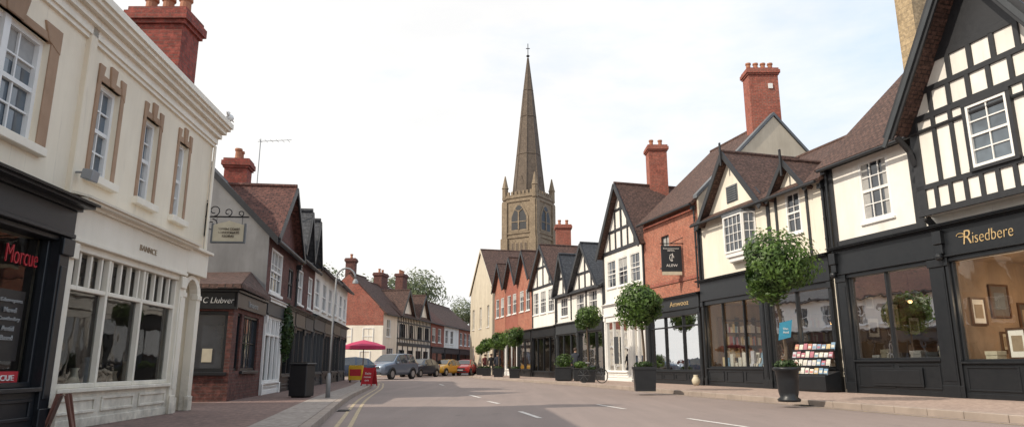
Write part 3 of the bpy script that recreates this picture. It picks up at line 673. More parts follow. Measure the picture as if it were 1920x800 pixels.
# ================================================================== RIGHT 2: white gabled house
H = House('cream gabled house with oriel window and black timbers above a bookshop', FR, .25, 7.9, G, 6.9, 7.5, 'creamwall')
H.win(1.5, 2.25, 5.3, 6.75, 2, 3, rec=.04, fm='white', fw=.07)
H.shop(3.75, 7.85, .82, 3.32, 4.35, 'blackgloss', mull=(5.1, 6.5), pil=(.25, .15), proud=.14, room='plaster', roomd=3, zf0=3.5, corn=.2)
sb = H.shop(.3, 3.7, .82, 3.32, 4.353, 'blackgloss', mull=(2.1,), pil=(.15, .15), proud=.145, room='plaster', roomd=3, zf0=3.5, corn=.2)
H.roof_par(9.3, 3.5, 'tile', over=.35, verge=.1)
H.walls()
H.roof_cross(3.35, 7.3, 6.75, 9.15, 3.6, 'tile', over=.35, side=.2, bw=.2, finial=True); H.roof_cross(.95, 2.75, 6.75, 7.8, 1.9, 'tile', over=.3, side=.15, bw=.16, finial=True)
H.timbers([(7.8, 4.4, 7.8, 6.8, .2), (3.2, 4.4, 3.2, 6.9, .16), (3.35, 6.85, 3.95, 6.85, .1), (.35, 4.4, .35, 6.9, .2), (4.0, 7.55, 3.6, 7.1, .1), (2.7, 6.85, 1.0, 6.85, .12), (1.15, 4.4, 1.15, 6.8, .1), (2.75, 4.4, 2.75, 6.8, .1)], o1=.05)
m = MB()
for k in range(7): m.box(FR, 5.0, 5.65, .0, .06, 7.25 + k * .09, 7.3 + k * .09)
m.poly(FR, [(4.95, 7.2), (5.7, 7.2), (5.7, 7.88), (4.95, 7.88)], .0, .02); m.obj('louvre_vent', M['lead'], H.e)
m = MB(); P = FR.P
ring = [(4.0, 0), (4.25, .4), (5.45, .4), (5.7, 0)]
m.ext([P(a, o, 4.95) for a, o in ring], (0, 0, .16)); m.ext([P(a + (.08 if a < 4.8 else -.08), o * .8, 4.78) for a, o in ring], (0, 0, .17)); m.obj('oriel_base', M['white'], H.e, bevel=.01)
m = MB(); m.ext([P(a + (-.05 if a < 4.8 else .05), o * 1.12, 6.55) for a, o in ring], (0, 0, .1)); m.obj('oriel_roof', M['lead'], H.e)
window(H.e, FR, 4.25, 5.45, 5.11, 6.55, 4, 4, o=.42, rec=.03, sill=False, sash=False, fw=.06)
for (p0, p1) in (((4.0, 0), (4.25, .4)), ((5.7, 0), (5.45, .4))):
    q0, q1 = P(p0[0], p0[1], 0), P(p1[0], p1[1], 0); dd = (q1 - q0)
    f2 = Fr(q0.x, q0.y, d=dd, n=Vector((-dd.y, dd.x, 0)).normalized() if p0[0] < 5 else Vector((dd.y, -dd.x, 0)).normalized())
    if f2.n.dot(FR.n) < 0: f2.n = -f2.n
    window(H.e, f2, .0, dd.length, 5.11, 6.55, 2, 4, o=.02, rec=.02, sill=False, sash=False, fw=.05)
for a in (.32, 7.85): pipe(H.e, FR, a, .1, 4.3, 6.6)
# magazines rack
t = thing('magazine_stand', 'black stepped stand for magazines outside a shop window', 'stand', FR.P(1.1, .5, G))
m = MB(); m.ext([FR.P(.2, .2, G + .05), FR.P(.2, .78, G + .05), FR.P(.2, .78, .6), FR.P(.2, .2, .75)], FR.d * 1.9); m.box(FR, .25, 2.05, .25, .75, G, G + .06); m.obj('base', M['blackgloss'], t, bevel=.01)
m = MB()
for r in range(4):
    m.box(FR, .2, 2.1, .7 - r * .12, .715 - r * .12 , .6 + r * .25, .66 + r * .25); m.box(FR, .2, 2.1, .58 - r * .12, .7 - r * .12, .6 + r * .25, .615 + r * .25)
m.obj('shelf', M['blackgloss'], t)
magm = [pmat('magazine_cover', c, tuple(x * .5 + .1 for x in c), 14, .4, 0, 1, 0) for c in ((.6, .22, .15), (.75, .7, .6), (.2, .35, .5), (.65, .5, .25), (.7, .68, .6), (.6, .6, .65), (.5, .15, .2), (.78, .74, .66))]
for r in range(4):
    for k in range(9):
        a = .23 + k * .207; m = MB(); th = .012; oo = .58 - r * .12; z = .618 + r * .25; h_ = random.uniform(.18, .24)
        m.ext([FR.P(a, oo + .09, z), FR.P(a, oo + .03, z + h_), FR.P(a, oo + .03 - th, z + h_), FR.P(a, oo + .09 - th, z)], FR.d * .17)
        b_ = m.obj('magazine', random.choice(magm)); tag(b_, 'small coloured magazine standing upright on a stand', 'magazine', 'magazines on the stand')
        m = MB(); m.ext([FR.P(a + .02, oo + .074, z + h_ * .35), FR.P(a + .02, oo + .055, z + h_ * .68), FR.P(a + .02, oo + .05, z + h_ * .68), FR.P(a + .02, oo + .069, z + h_ * .35)], FR.d * .13); m.obj('cover_picture', random.choice(magm), b_)
for r in range(3):
    for k in range(6):
        a = 3.95 + k * .27 ; m = MB(); z = .75 + r * .2
        m.ext([FR.P(a, -.3 - r * .15, z), FR.P(a, -.38 - r * .15, z + .24), FR.P(a, -.42 - r * .15, z + .23), FR.P(a, -.34 - r * .15, z)], FR.d * .2)
        tag(m.obj('book', random.choice(magm)), 'book propped up in a shop window', 'book', 'books in the window')
for k in range(8):
    a = 5.3 + k * .27; m = MB(); m.box(FR, a, a + .2, -.5, -.42, .75, .98 + random.random() * .5); m.box(FR, a + .03, a + .17, -.42, -.41, .85, .92)
    tag(m.obj('book', random.choice(magm)), 'book propped up in a shop window', 'book', 'books in the window')
pend(FR, 1.6, -.9, 2.3, 3.36, 30); pend(FR, 5.5, -1.2, 2.5, 3.36, 40)
def shelves(fr, sa, e_, o):
    m = MB()
    for z in (.7, 1.2, 1.7, 2.2, 2.7): m.box(fr, sa, e_, o, o + .26, z, z + .03)
    for k in range(4): a = sa + (e_ - sa) * k / 3; m.box(fr, a - .02, a + .02, o, o + .27, .6, 2.85)
    bs = m.obj('bookshelf', M['wood']); tag(bs, 'tall wooden bookshelf against a shop wall', 'shelf', 'bookshelves in the bookshop')
    m = MB()
    for z in (.73, 1.23, 1.73, 2.23):
        a = sa + .05
        while a < e_ - .1:
            w_ = random.uniform(.04, .12); m.box(fr, a, a + w_, o + .03, o + .2, z, z + random.uniform(.22, .38), random.randrange(8)); a += w_ + .004 + (.1 if random.random() < .08 else 0)
    m.obj('rows_of_books', magm, bs)
shelves(FR, 4.1, 7.5, -3.05); shelves(S3, .4, 2.8, .01); shelves(S4, .5, 2.8, .01)

# ================================================================== RIGHT 3: brick building
H = House('tall orange brick house with tiled roof and pale end gable', FR, 7.95, 13.0, G, 7.95, 8.4, 'brickor')
H.win(10.5, 11.25, 5.4, 6.85, 2, 2, rec=.1, fm='black')
H.shop(8.0, 12.95, .68, 3.05, 3.9, 'blackgloss', mull=(9.6, 11.2), pil=(.2, .35), proud=.14, zf0=3.3, corn=.16, room='plasterdk', trans=2.6)
text('Amwooz', FR, 9.6, .17, 3.58, 1.6, .22, M['gold'], H.sf, thin=-.01)
shelves(S5, .4, 2.3, .01)
H.roof_par(11.9, 4.2, 'tile', over=.3, verge=.02)
H.walls()
m = MB(); m.ext([FR.P(7.93, 0, 6.9), FR.P(7.93, -.0, 8.0), FR.P(7.93, -4.2, 12.1), FR.P(7.93, -8.4, 8.0), FR.P(7.93, -8.4, 6.9)], -FR.d * .12); m.obj('gable_wall', M['hall'], H.e)
for a, b in (((.1, 7.95), (-4.2, 12.15)), ((-8.5, 7.95), (-4.2, 12.15))):
    m = MB(); m.ext([FR.P(7.75, a[0], a[1]), FR.P(7.75, b[0], b[1]), FR.P(7.75, b[0], b[1] + .16), FR.P(7.75, a[0], a[1] + .16)], FR.d * .3); m.obj('coping', M['lead'], H.e)
c = H.chimney(WF, 11.25, 12.65, 30.3, 31.1, 10.5, 14.75, mat='brick', pots=4)
m = MB(); m.box(WF, 12.15, 12.35, 30.25, 30.31, 13.7, 13.95); m.obj('vent', M['white'], c)
for z0, z1, oo in ((4.55, 4.7, .05), (7.5, 7.62, .06)):
    m = MB(); m.box(FR, 8.2, 12.9, -.02, oo, z0, z1); m.obj('string_course', M['brick'], H.e)
pipe(H.e, FR, 8.05, .1, 4.0, 7.6, 'blackgloss')
t = thing('hanging_sign', 'black square pub sign with white emblem hanging from bracket', 'sign', FR.P(9.27, 0, 6.2))
FS = Fr(7.62, 29.98, d=(1, 0, 0), n=Vector((0, -1, 0))); FS.side = 'L'
m = MB(); m.box(FS, -1.0, -.1, -.03, .03, 4.95, 6.1); b = m.obj('sign_board', M['blackgloss'], t)
m = MB(); m.tube([FS.P(-1.05, 0, 6.2), FS.P(.1, 0, 6.2)], .025, 6); m.tube([FS.P(-.6, 0, 6.2), FS.P(.05, 0, 6.5)], .018, 6); m.obj('bracket', M['iron'], t)
text('Dovwaannow\nBEWL', FS, -.55, .035, 5.93, .7, .16, M['paintw'], b, fixx=Vector((1, 0, 0)))
text('ALEW', FS, -.55, .035, 5.22, .5, .11, M['paintw'], b, fixx=Vector((1, 0, 0)))
m = MB(); m.tube([FS.P(-.55 + .1 * math.cos(t) * (1 - t * .05), .04, 5.56 + .15 * math.sin(t)) for t in [i * .5 for i in range(12)]], .014, 5); m.tube([FS.P(-.55, .04, 5.4), FS.P(-.5, .04, 5.76)], .013, 5); m.obj('emblem', M['paintw'], b)
m = MB(); m.box(FS, -.98, -.12, -.025, .028, 4.8, 4.95); m.obj('sign_strip', M['signcream'], b)

# ================================================================== RIGHT 4: white timbered gable
H = House('white gabled house with timbered gable and pale shopfront', FR, 13.05, 18.0, G, 7.0, 8, 'whitewall')
for a in (13.5, 14.95, 16.4): H.win(a, a + 1.15, 5.05, 6.55, 2, 3, rec=.06, fm='white')
H.shop(14.9, 17.95, .6, 3.2, 4.15, 'white', mull=(15.9, 16.9), pil=(.15, .15), proud=.1, zf0=3.5)
H.shop(13.1, 14.85, .25, 3.2, 4.15, 'white', mull=(14.0,), pil=(.15, .15), proud=.1, zf0=3.5, mw=.12)
H.walls()
H.roof_cross(13.0, 18.05, 7.0, 10.5, 8, 'tile', over=.35, side=.2, bw=.24)
T = [(13.1, 7.0, 17.95, 7.0, .2), (13.9, 8.1, 17.1, 8.1, .14), (15.5, 7.0, 15.5, 10.2, .16)]
for a in (14.0, 14.75, 16.25, 17.0): T.append((a, 7.0, a, 8.1 if abs(a - 15.5) > 1.1 else 9.2, .12))
T += [(14.7, 9.2, 16.3, 9.2, .12), (13.1, 4.3, 13.1, 7, .12), (17.95, 4.3, 17.95, 7, .16)]
H.timbers(T, o1=.05)
H.chimney(WF, 7.6, 8.6, 36.3, 37.2, 8, 12.9, mat='brick', pots=2)
m = MB(); m.box(FR, 16.1, 16.6, .13, .15, 1.0, 2.4); m.obj('door_sign', M['dkgrey'], H.sf)

# ================================================================== RIGHT 5: slate gables + big gable
H = House('black and white house with two slate gables above dark shopfronts', FR, 18.05, 25.9, G, 5.4, 7, 'whitewall')
for a in (19.0, 21.0, 23.8): H.win(a, a + 1.3, 4.0, 5.2, 3, 2, rec=.05, fm='white')
H.shop(18.1, 21.9, .5, 2.8, 3.55, 'blackgloss', mull=(19.3, 20.6), pil=(.15, .15), proud=.1); H.shop(22, 25.85, .5, 2.8, 3.55, 'dkgrey', mull=(23.3, 24.6), pil=(.15, .15), proud=.1)
H.roof_par(7.6, 3.5, 'slate', over=.25, verge=0); H.walls()
H.roof_cross(18.4, 23.1, 5.3, 8.1, 4, 'slate', over=.3, side=.1, bw=.2); H.roof_cross(23.2, 25.9, 5.4, 8.0, 4, 'slate', over=.3, side=.05, bw=.2)
T = [(18.1, 5.3, 25.8, 5.3, .16), (18.15, 3.7, 18.15, 5.3), (20.65, 3.7, 20.65, 5.3), (23.15, 3.7, 23.15, 5.3), (25.8, 3.7, 25.8, 5.3), (20.75, 5.3, 20.75, 8), (19.5, 6.4, 22, 6.4), (19.8, 5.3, 19.8, 6.4), (21.7, 5.3, 21.7, 6.4), (24.55, 5.4, 24.55, 7.9), (23.8, 6.5, 25.3, 6.5)]
H.timbers(T, o1=.05)
H = House('white timbered house with large tiled gable', FR, 25.95, 31.2, G, 6.4, 8, 'whitewall')
for a in (26.4, 28.1, 29.7): H.win(a, a + 1.2, 4.5, 6.1, 3, 3, rec=.05, fm='white')
H.shop(26, 31.1, .5, 2.8, 3.5, 'blackgloss', mull=(27.3, 28.6, 29.9), pil=(.15, .15), proud=.1)
H.walls(); H.roof_cross(25.9, 31.3, 6.4, 9.3, 9, 'tile', over=.3, side=.15, bw=.22)
H.timbers([(26, 6.4, 31.1, 6.4, .18), (28.6, 6.4, 28.6, 9.1, .16), (27.3, 7.8, 29.9, 7.8), (27.3, 6.4, 27.3, 7.8), (29.9, 6.4, 29.9, 7.8), (26.05, 3.6, 26.05, 6.4, .18), (31.05, 3.6, 31.05, 6.4, .18)], o1=.05)
H.chimney(WF, 3.3, 4.4, 50, 50.8, 8.5, 11.2, mat='brick', pots=2)
for i, (a0, wm) in enumerate(((31.3, 'brickor'), (34.9, 'brick'), (38.6, 'brickor'))):
    H = House('narrow red brick terrace house with steep front gable', FR, a0, a0 + 3.6, G, 7.2, 8, wm)
    H.win(a0 + .5, a0 + 1.5, 5.0, 6.6, 2, 2, rec=.06); H.win(a0 + 2.1, a0 + 3.1, 5.0, 6.6, 2, 2, rec=.06)
    H.shop(a0 + .05, a0 + 3.55, .6, 2.8, 3.5, ('blackgloss', 'white', 'dkgrey')[i], mull=(a0 + 1.8,), pil=(.12, .12), proud=.1)
    H.walls(); H.roof_cross(a0, a0 + 3.6, 7.2, 9.6, 8, 'tile', over=.3, side=.0, bw=.2)
    if i == 1: H.chimney(FR, a0 + .1, a0 + .9, -4.5, -3.8, 8, 10.9, mat='brick', pots=2)
H = House('large cream stone hall with steep brown gabled roof', FR, 43, 52, G, 8.0, 16, 'hall', name='hall_building')
for a in (44.2, 47.2, 50.2):
    H.win(a, a + .8, 4.4, 6.4, 2, 3, rec=.15)
    H.win(a, a + .8, 1.2, 2.8, 2, 2, rec=.15)
H.walls(); H.roof_cross(43, 52, 8.0, 12.0, 16, 'tile', over=.1, side=.1, board='hall')

# ================================================================== CHURCH
E = thing('church_tower', 'tall stone church tower with battlements, pinnacles and slender spire', 'church', (2.85, 113, 0))
ang = math.radians(-32); dd = Vector((math.cos(ang), math.sin(ang), 0)); cx, cy = 2.85, 113.0; W = 3.15
def tf(rot):
    d = Vector((math.cos(ang + rot), math.sin(ang + rot), 0)); n = Vector((d.y, -d.x, 0)); c = Vector((cx, cy, 0)) + n * W
    f = Fr(c.x, c.y, d=d, n=n); f.side = 'L'; return f
faces = [tf(k * math.pi / 2) for k in range(4)]
m = MB(); F0 = faces[0]; m.box(F0, -W, W, -2 * W, 0, 0, 28.2)
tw = m.obj('tower', M['church'], E)
m = MB()
for f in faces:
    for z in (16.5, 21.4, 22.1, 27.5, 28.2): m.box(f, -W - .1, W + .1, -.2, .16, z, z + .25)
    for a in (-W + .1, W - .75): m.box(f, a - .3, a + .95, -.1, .38, 0, 21.4); m.box(f, a - .15, a + .8, -.1, .25, 21.4, 27.5)
    for k in range(9): a = -W + .35 + k * .73; m.box(f, a - .2, a + .2, -.2, .1, 28.45, 29.3)
    m.box(f, -W, W, -.25, .06, 28.2, 28.75)
m.obj('buttress_and_parapet', M['church'], E)
def arch(a, w, zb, zs, rise):
    L = [(a - w, zb), (a - w, zs)]
    for i in range(1, 6): t = i / 6; L.append((a - w * (1 - t) , zs + rise * math.sin(t * math.pi / 2)))
    L.append((a, zs + rise))
    for i in range(1, 6): t = i / 6; L.append((a + w * t, zs + rise * math.cos(t * math.pi / 2)))
    L += [(a + w, zs), (a + w, zb)]; return L
for f in faces:
    m = MB(); m.poly(f, arch(0, 1.8, 22.4, 24.9, 2.4), 0, .12); bw_ = m.obj('belfry_window', M['church'], E)
    dk = MB(); dk.poly(f, arch(0, 1.4, 22.75, 24.9, 1.95), .1, .14); dk.obj('dark_opening', M['black'], bw_)  # flat black sheet paints the darkness inside the belfry opening
    m = MB(); m.box(f, -.12, .12, .14, .24, 22.75, 26.0); m.beam(f, (0, 25.7), (-.75, 26.2), .14, .14, .22); m.beam(f, (0, 25.7), (.75, 26.2), .14, .14, .23)
    m.box(f, -1.4, 1.4, .14, .2, 24.0, 24.14); m.obj('tracery', M['church'], bw_)
    for k in range(6):
        a = -2.1 + k * .84; m = MB(); m.box(f, a - .3, a + .3, 0, .06, 18.3, 20.8); bw_ = m.obj('blind_arch', M['church'], E)
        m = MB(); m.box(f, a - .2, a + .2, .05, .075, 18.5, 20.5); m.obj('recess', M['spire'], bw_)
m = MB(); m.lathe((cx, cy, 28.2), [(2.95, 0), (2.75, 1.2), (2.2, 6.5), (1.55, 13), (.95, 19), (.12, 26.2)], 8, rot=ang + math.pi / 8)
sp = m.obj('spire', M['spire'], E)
m = MB()
for k in range(8):
    t = ang + math.pi / 8 + k * math.pi / 4
    m.tube([Vector((cx + r * math.cos(t), cy + r * math.sin(t), 28.2 + z)) for r, z in ((2.95, 0), (2.75, 1.2), (2.2, 6.5), (1.55, 13), (.95, 19), (.12, 26.2))], .12, 5, r2=.05)
for z, r in ((8, 2.06), (15, 1.37), (20, .84)): m.lathe((cx, cy, 28.2 + z), [(r, -.12), (r + .1, 0), (r, .12)], 8, rot=ang + math.pi / 8)
m.obj('spire_ribs', M['spire'], sp)
for f in faces:
    m = MB(); m.box(f, -.5, .5, -2.2, -.75, 28.2, 30.6); m.ext([f.P(-.6, -.7, 30.6), f.P(.6, -.7, 30.6), f.P(0, -.7, 32.2)], -f.n * 1.6)
    m.obj('lucarne', M['spire'], sp)
for f in faces:
    m = MB(); c = f.P(W - .25, -.25, 28); m.lathe(c, [(.5, 0), (.5, 2.0), (.62, 2.1), (.5, 2.3), (.08, 4.3)], 8); m.obj('pinnacle', M['church'], E)
m = MB(); m.tube([(cx, cy, 54.2), (cx, cy, 57.2)], .07, 6); m.lathe((cx, cy, 54.8), [(.05, -.3), (.35, 0), (.05, .3)], 8); m.box(WF, cx - .35, cx + .35, cy - .05, cy + .05, 56.2, 56.32); m.obj('finial', M['iron'], sp)

# ================================================================== FAR END ROW
FF = Fr(-10.8, 58, .175, 'L')
H = House('house with red brick gable over cream ground storeys', FF, 0, 3.4, .05, 5.4, 8, 'creamwall')
H.win(.8, 1.8, 3.3, 4.8, 2, 2, rec=.06); H.win(1.0, 2.6, .8, 2.4, 3, 2, rec=.06)
H.roof_par(8.6, 3.2, 'tile', over=.3, verge=.15, db=6.4); H.depth = 6.4; H.walls()
F5 = Fr(-10.8, 57.98, d=(-1, 0, 0), n=Vector((0, -1, 0))); F5.side = 'R'
m = MB(); m.box(F5, 0, 6.2, -.1, .06, .05, 4.2); m.obj('wall', M['creamwall'], H.e)
m = MB(); m.poly(F5, [(0, 4.2), (6.2, 4.2), (6.2, 5.4), (3.1, 8.5), (0, 5.4)], -.1, .06); m.obj('gable', M['brick'], H.e)
for a in (.8, 2.6): window(H.e, F5, a, a + .9, 2.6, 4.0, 2, 2, o=.08, rec=.02)
window(H.e, F5, 1.0, 1.9, .9, 2.1, 2, 2, o=.08, rec=.02)
H.chimney(WF, -14.4, -13.6, 58.6, 59.4, 7.5, 10, mat='brickdk', pots=1)
H = House('jettied black and white timber framed house', FF, 3.5, 13.8, .05, 5.5, 7, 'whitewall')
for a in (4.2, 6.8, 9.4, 11.8): H.win(a, a + 1.3, 3.4, 4.6, 3, 2, rec=.05, fm='black')
for a in (4.0, 6.4, 9.0, 11.4): H.win(a, a + 1.6, .8, 2.3, 3, 1, rec=.05, fm='black', sash=False)
H.roof_par(8.3, 3.2, 'tile', over=.4, verge=.1, db=7); H.walls()
T = [(3.5, 2.8, 13.8, 2.8, .3), (3.5, 5.4, 13.8, 5.4, .2), (3.5, 3.3, 13.8, 3.3, .12), (3.5, 4.75, 13.8, 4.75, .12)]
for k in range(22): a = 3.6 + k * .48; T.append((a, 2.8, a, 5.4, .1))
for k in range(8): a = 3.6 + k * 1.44; T.append((a, .1, a, 2.8, .16))
H.timbers(T, o0=-.02, o1=.05)
H.roof_cross(4.2, 7.6, 5.5, 7.7, 2.5, 'tile', bw=.25); H.roof_cross(9.2, 12.6, 5.5, 7.7, 2.5, 'tile', bw=.25)
H.chimney(FF, 6.5, 8.2, -3.6, -2.8, 7.2, 9.6, mat='brickdk', pots=2); H.chimney(FF, 12.6, 14.1, -3.6, -2.8, 7.2, 10.3, mat='brickdk', pots=3)
for a0, a1, wm, rm, lab in ((13.9, 19, 'brick', 'tilered', 'small red brick house with tiled roof'), (19.1, 25.5, 'whitewall', 'tile', 'small white house with brown roof'), (25.6, 33, 'brickor', 'tile', 'brown brick house with dark tiled roof')):
    H = House(lab, FF, a0, a1, .05, 5.4, 7, wm)
    n = int((a1 - a0) / 2.2)
    for k in range(n): a = a0 + .5 + k * 2.2; H.win(a, a + 1.2, 3.3, 4.8, 2, 2, rec=.06)
    H.shop(a0 + .1, a1 - .1, .7, 2.2, 2.8, 'blackgloss', mull=((a0 + a1) / 2,), pil=(.15, .15), proud=.1)
    H.roof_par(8.2, 3.3, rm, over=.3, verge=.1, db=7); H.walls()
H = House('plain brick building closing the end of the street', Fr(-5, 97, d=(1, 0, 0), n=Vector((0, -1, 0))), -1, 14, .05, 5.5, 7, 'brickdk')
for k in range(6): H.win(-.2 + k * 2.3, 1.0 + k * 2.3, 3.3, 4.8, 2, 2, rec=.06)
H.roof_par(7.5, 3.3, 'tile'); H.walls()

# ================================================================== GROUND
m = MB(); m.add([(-400, -60, -.03), (400, -60, -.03), (400, 700, -.03), (-400, 700, -.03)], [(0, 1, 2, 3)]); struct(m.obj('ground', M['pavel']))
m = MB(); m.add([(-26, -12, 0), (22, -12, 0), (22, 110, 0), (-26, 110, 0)], [(0, 1, 2, 3)]); struct(m.obj('road', M['road']))
RK = [(14.5, -12), (11.2, 0), (8.6, 9.5), (7.3, 14.8), (5.9, 20.5), (3.1, 32.8), (-.9, 46), (-2.9, 54), (-3.2, 60), (-3.5, 66), (-4.4, 74)]
LK = [(-.2, -12), (-1.0, 0), (-2.05, 6), (-2.9, 10.7), (-4.35, 18.8), (-5.65, 28.0), (-6.5, 32.9), (-7.4, 37.5), (-8.6, 40), (-10.5, 41.5)]
def smooth(pts, n=6):
    out = []
    for i in range(len(pts) - 1):
        p0, p1, p2, p3 = [Vector(pts[max(0, min(len(pts) - 1, k))]) for k in (i - 1, i, i + 1, i + 2)]
        for j in range(n):
            t = j / n; out.append(.5 * ((2 * p1) + (-p0 + p2) * t + (2 * p0 - 5 * p1 + 4 * p2 - p3) * t * t + (-p0 + 3 * p1 - 3 * p2 + p3) * t ** 3))
    out.append(Vector(pts[-1])); return out
RKs, LKs = smooth(RK), smooth(LK)
def offs(pl, d):
    out = []
    for i, p in enumerate(pl):
        t = (pl[min(i + 1, len(pl) - 1)] - pl[max(i - 1, 0)]).normalized(); out.append(p + Vector((t.y, -t.x)) * d)
    return out
def strip(m, A, B_, z0, z1):
    for i in range(len(A) - 1):
        a0, a1, b0, b1 = A[i], A[i + 1], B_[i], B_[i + 1]
        m.ext([(a0.x, a0.y, z0), (a1.x, a1.y, z0), (b1.x, b1.y, z0), (b0.x, b0.y, z0)], (0, 0, z1 - z0))
def sheet(m, A, B_, z):
    for i in range(len(A) - 1): m.add([(A[i].x, A[i].y, z), (A[i + 1].x, A[i + 1].y, z), (B_[i + 1].x, B_[i + 1].y, z), (B_[i].x, B_[i].y, z)], [(0, 1, 2, 3)])
def kerb(pl, side):
    """individual kerb stones about 0.9 m long with thin joints"""
    m = MB(); A, B_ = pl, offs(pl, side * .15); n = len(A)
    for i in range(n - 1):
        k = max(1, round((A[i + 1] - A[i]).length / .9))
        for j in range(k):
            t0, t1 = j / k + .006, (j + 1) / k - .006
            a0, a1, b0, b1 = A[i].lerp(A[i + 1], t0), A[i].lerp(A[i + 1], t1), B_[i].lerp(B_[i + 1], t0), B_[i].lerp(B_[i + 1], t1)
            m.ext([(a0.x, a0.y, -.02), (a1.x, a1.y, -.02), (b1.x, b1.y, -.02), (b0.x, b0.y, -.02)], (0, 0, G + .026))
    struct(m.obj('kerb', M['kerb'], bevel=.012))
kerb(RKs, 1); kerb(LKs, -1)
m = MB(); A = offs(RKs, .15); sheet(m, A, [Vector((p.x + 22, p.y)) for p in A], G); struct(m.obj('pavement', M['pave']))
m = MB(); A = offs(LKs, -.15); sheet(m, A, offs(LKs, -.8), G + .004); struct(m.obj('footpath_slabs', M['slab']))
m = MB(); sheet(m, A, [Vector((p.x - 14, p.y)) for p in A], G - .001); struct(m.obj('pavement', M['pavel']))
fk = [Vector(FF.P(a, 1.8, 0)[:2]) for a in (-.5, 10, 20, 34)]
m = MB(); strip(m, fk, [Vector(FF.P(a, -1, 0)[:2]) for a in (-.5, 10, 20, 34)], 0.004, .1); struct(m.obj('pavement', M['pave']))
m = MB()
for d in (.22, .42): sheet(m, offs(LKs, d), offs(LKs, d + .07), .005)
struct(m.obj('double_yellow_lines', M['liney']))
m = MB()
sheet(m, offs(RKs, -.25), offs(RKs, -.32), .005)
struct(m.obj('yellow_line', M['liney']))
m = MB()
def dash(p, q, w=.1):
    p, q = Vector(p), Vector(q); t = (q - p).normalized(); n = Vector((t.y, -t.x)) * w / 2
    m.add([(*(p + n), .006), (*(q + n), .006), (*(q - n), .006), (*(p - n), .006)], [(0, 1, 2, 3)])
for p, q in (((.49, 12.5), (.16, 14.3)), ((-.32, 17.2), (-.62, 18.3)), ((-.92, 20.4), (-1.34, 22.2)), ((3.53, 10.7), (3.07, 12.4)), ((2.41, 15.1), (2.02, 16.8)), ((-3.2, 33), (-3.6, 35))): dash(p, q)
struct(m.obj('road_markings', M['linew']))
# gully grates beside the kerbs
for i, (pl, k, sd) in enumerate(((LKs, 21, 1), (RKs, 20, -1))):
    p = offs(pl, sd * .16)[k]; tt = (pl[k + 1] - pl[k]).normalized(); f = Fr(p.x, p.y, d=Vector((tt.x, tt.y, 0)), n=Vector((tt.y, -tt.x, 0)))
    m = MB(); m.box(f, -.22, .22, -.13, .13, .004, .012)
    for j in range(6): m.box(f, -.19 + j * .068, -.165 + j * .068, -.11, .11, .012, .02)
    tag(m.obj('gully_grate', M['iron']), 'small iron drain grate in the road beside the kerb', 'drain', 'drain grates')

# ================================================================== FOLIAGE
def leaves(name, mat, parent, c, R, n, size, rnd, shell=.55, lumps=14, amp=1.0):
    c = Vector(c); vs = []; fs = []; cols = []
    L = [(Vector((rnd.gauss(0, 1), rnd.gauss(0, 1), rnd.gauss(0, 1))).normalized(), rnd.uniform(-.26, .18) * amp) for _ in range(lumps)]
    for i in range(n):
        d = Vector((rnd.gauss(0, 1), rnd.gauss(0, 1), rnd.gauss(0, 1))).normalized()
        dens = .5 + .5 * math.sin(d.x * 8 + 1.3) * math.sin(d.y * 7) * math.sin(d.z * 9 + .5)
        if rnd.random() > .55 + .6 * dens: continue
        k = 1 + sum(h * max(0, d.dot(q)) ** 8 for q, h in L) + .05 * math.sin(9 * d.x + 4) * math.sin(8 * d.z) 
        rr = shell + (1 - shell) * rnd.random() ** .55; rr *= k * rnd.uniform(.90, 1.11)
        p = Vector((d.x * R[0], d.y * R[1], d.z * R[2])) * rr; sh = rr
        u = (d.cross(Vector((rnd.gauss(0, 1), rnd.gauss(0, 1), rnd.gauss(0, 1))))).normalized(); w = (d + Vector((rnd.gauss(0, .7), rnd.gauss(0, .7), rnd.gauss(0, .7)))).cross(u).normalized()
        s = size * rnd.uniform(.6, 1.4); q = c + p; b = len(vs)
        vs += [q - u * s, q + w * s * .45, q + u * s, q - w * s * .45]; fs.append((b, b + 1, b + 2, b + 3))
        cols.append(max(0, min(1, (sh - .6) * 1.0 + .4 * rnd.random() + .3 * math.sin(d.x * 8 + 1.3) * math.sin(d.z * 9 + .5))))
    me = bpy.data.meshes.new(name); me.from_pydata([tuple(v) for v in vs], [], fs); me.materials.append(mat)
    at = me.attributes.new('leafcol', 'FLOAT', 'FACE'); at.data.foreach_set('value', cols)
    ob = bpy.data.objects.new(name, me); COL.objects.link(ob)
    if parent: setpar(ob, parent)
    return ob
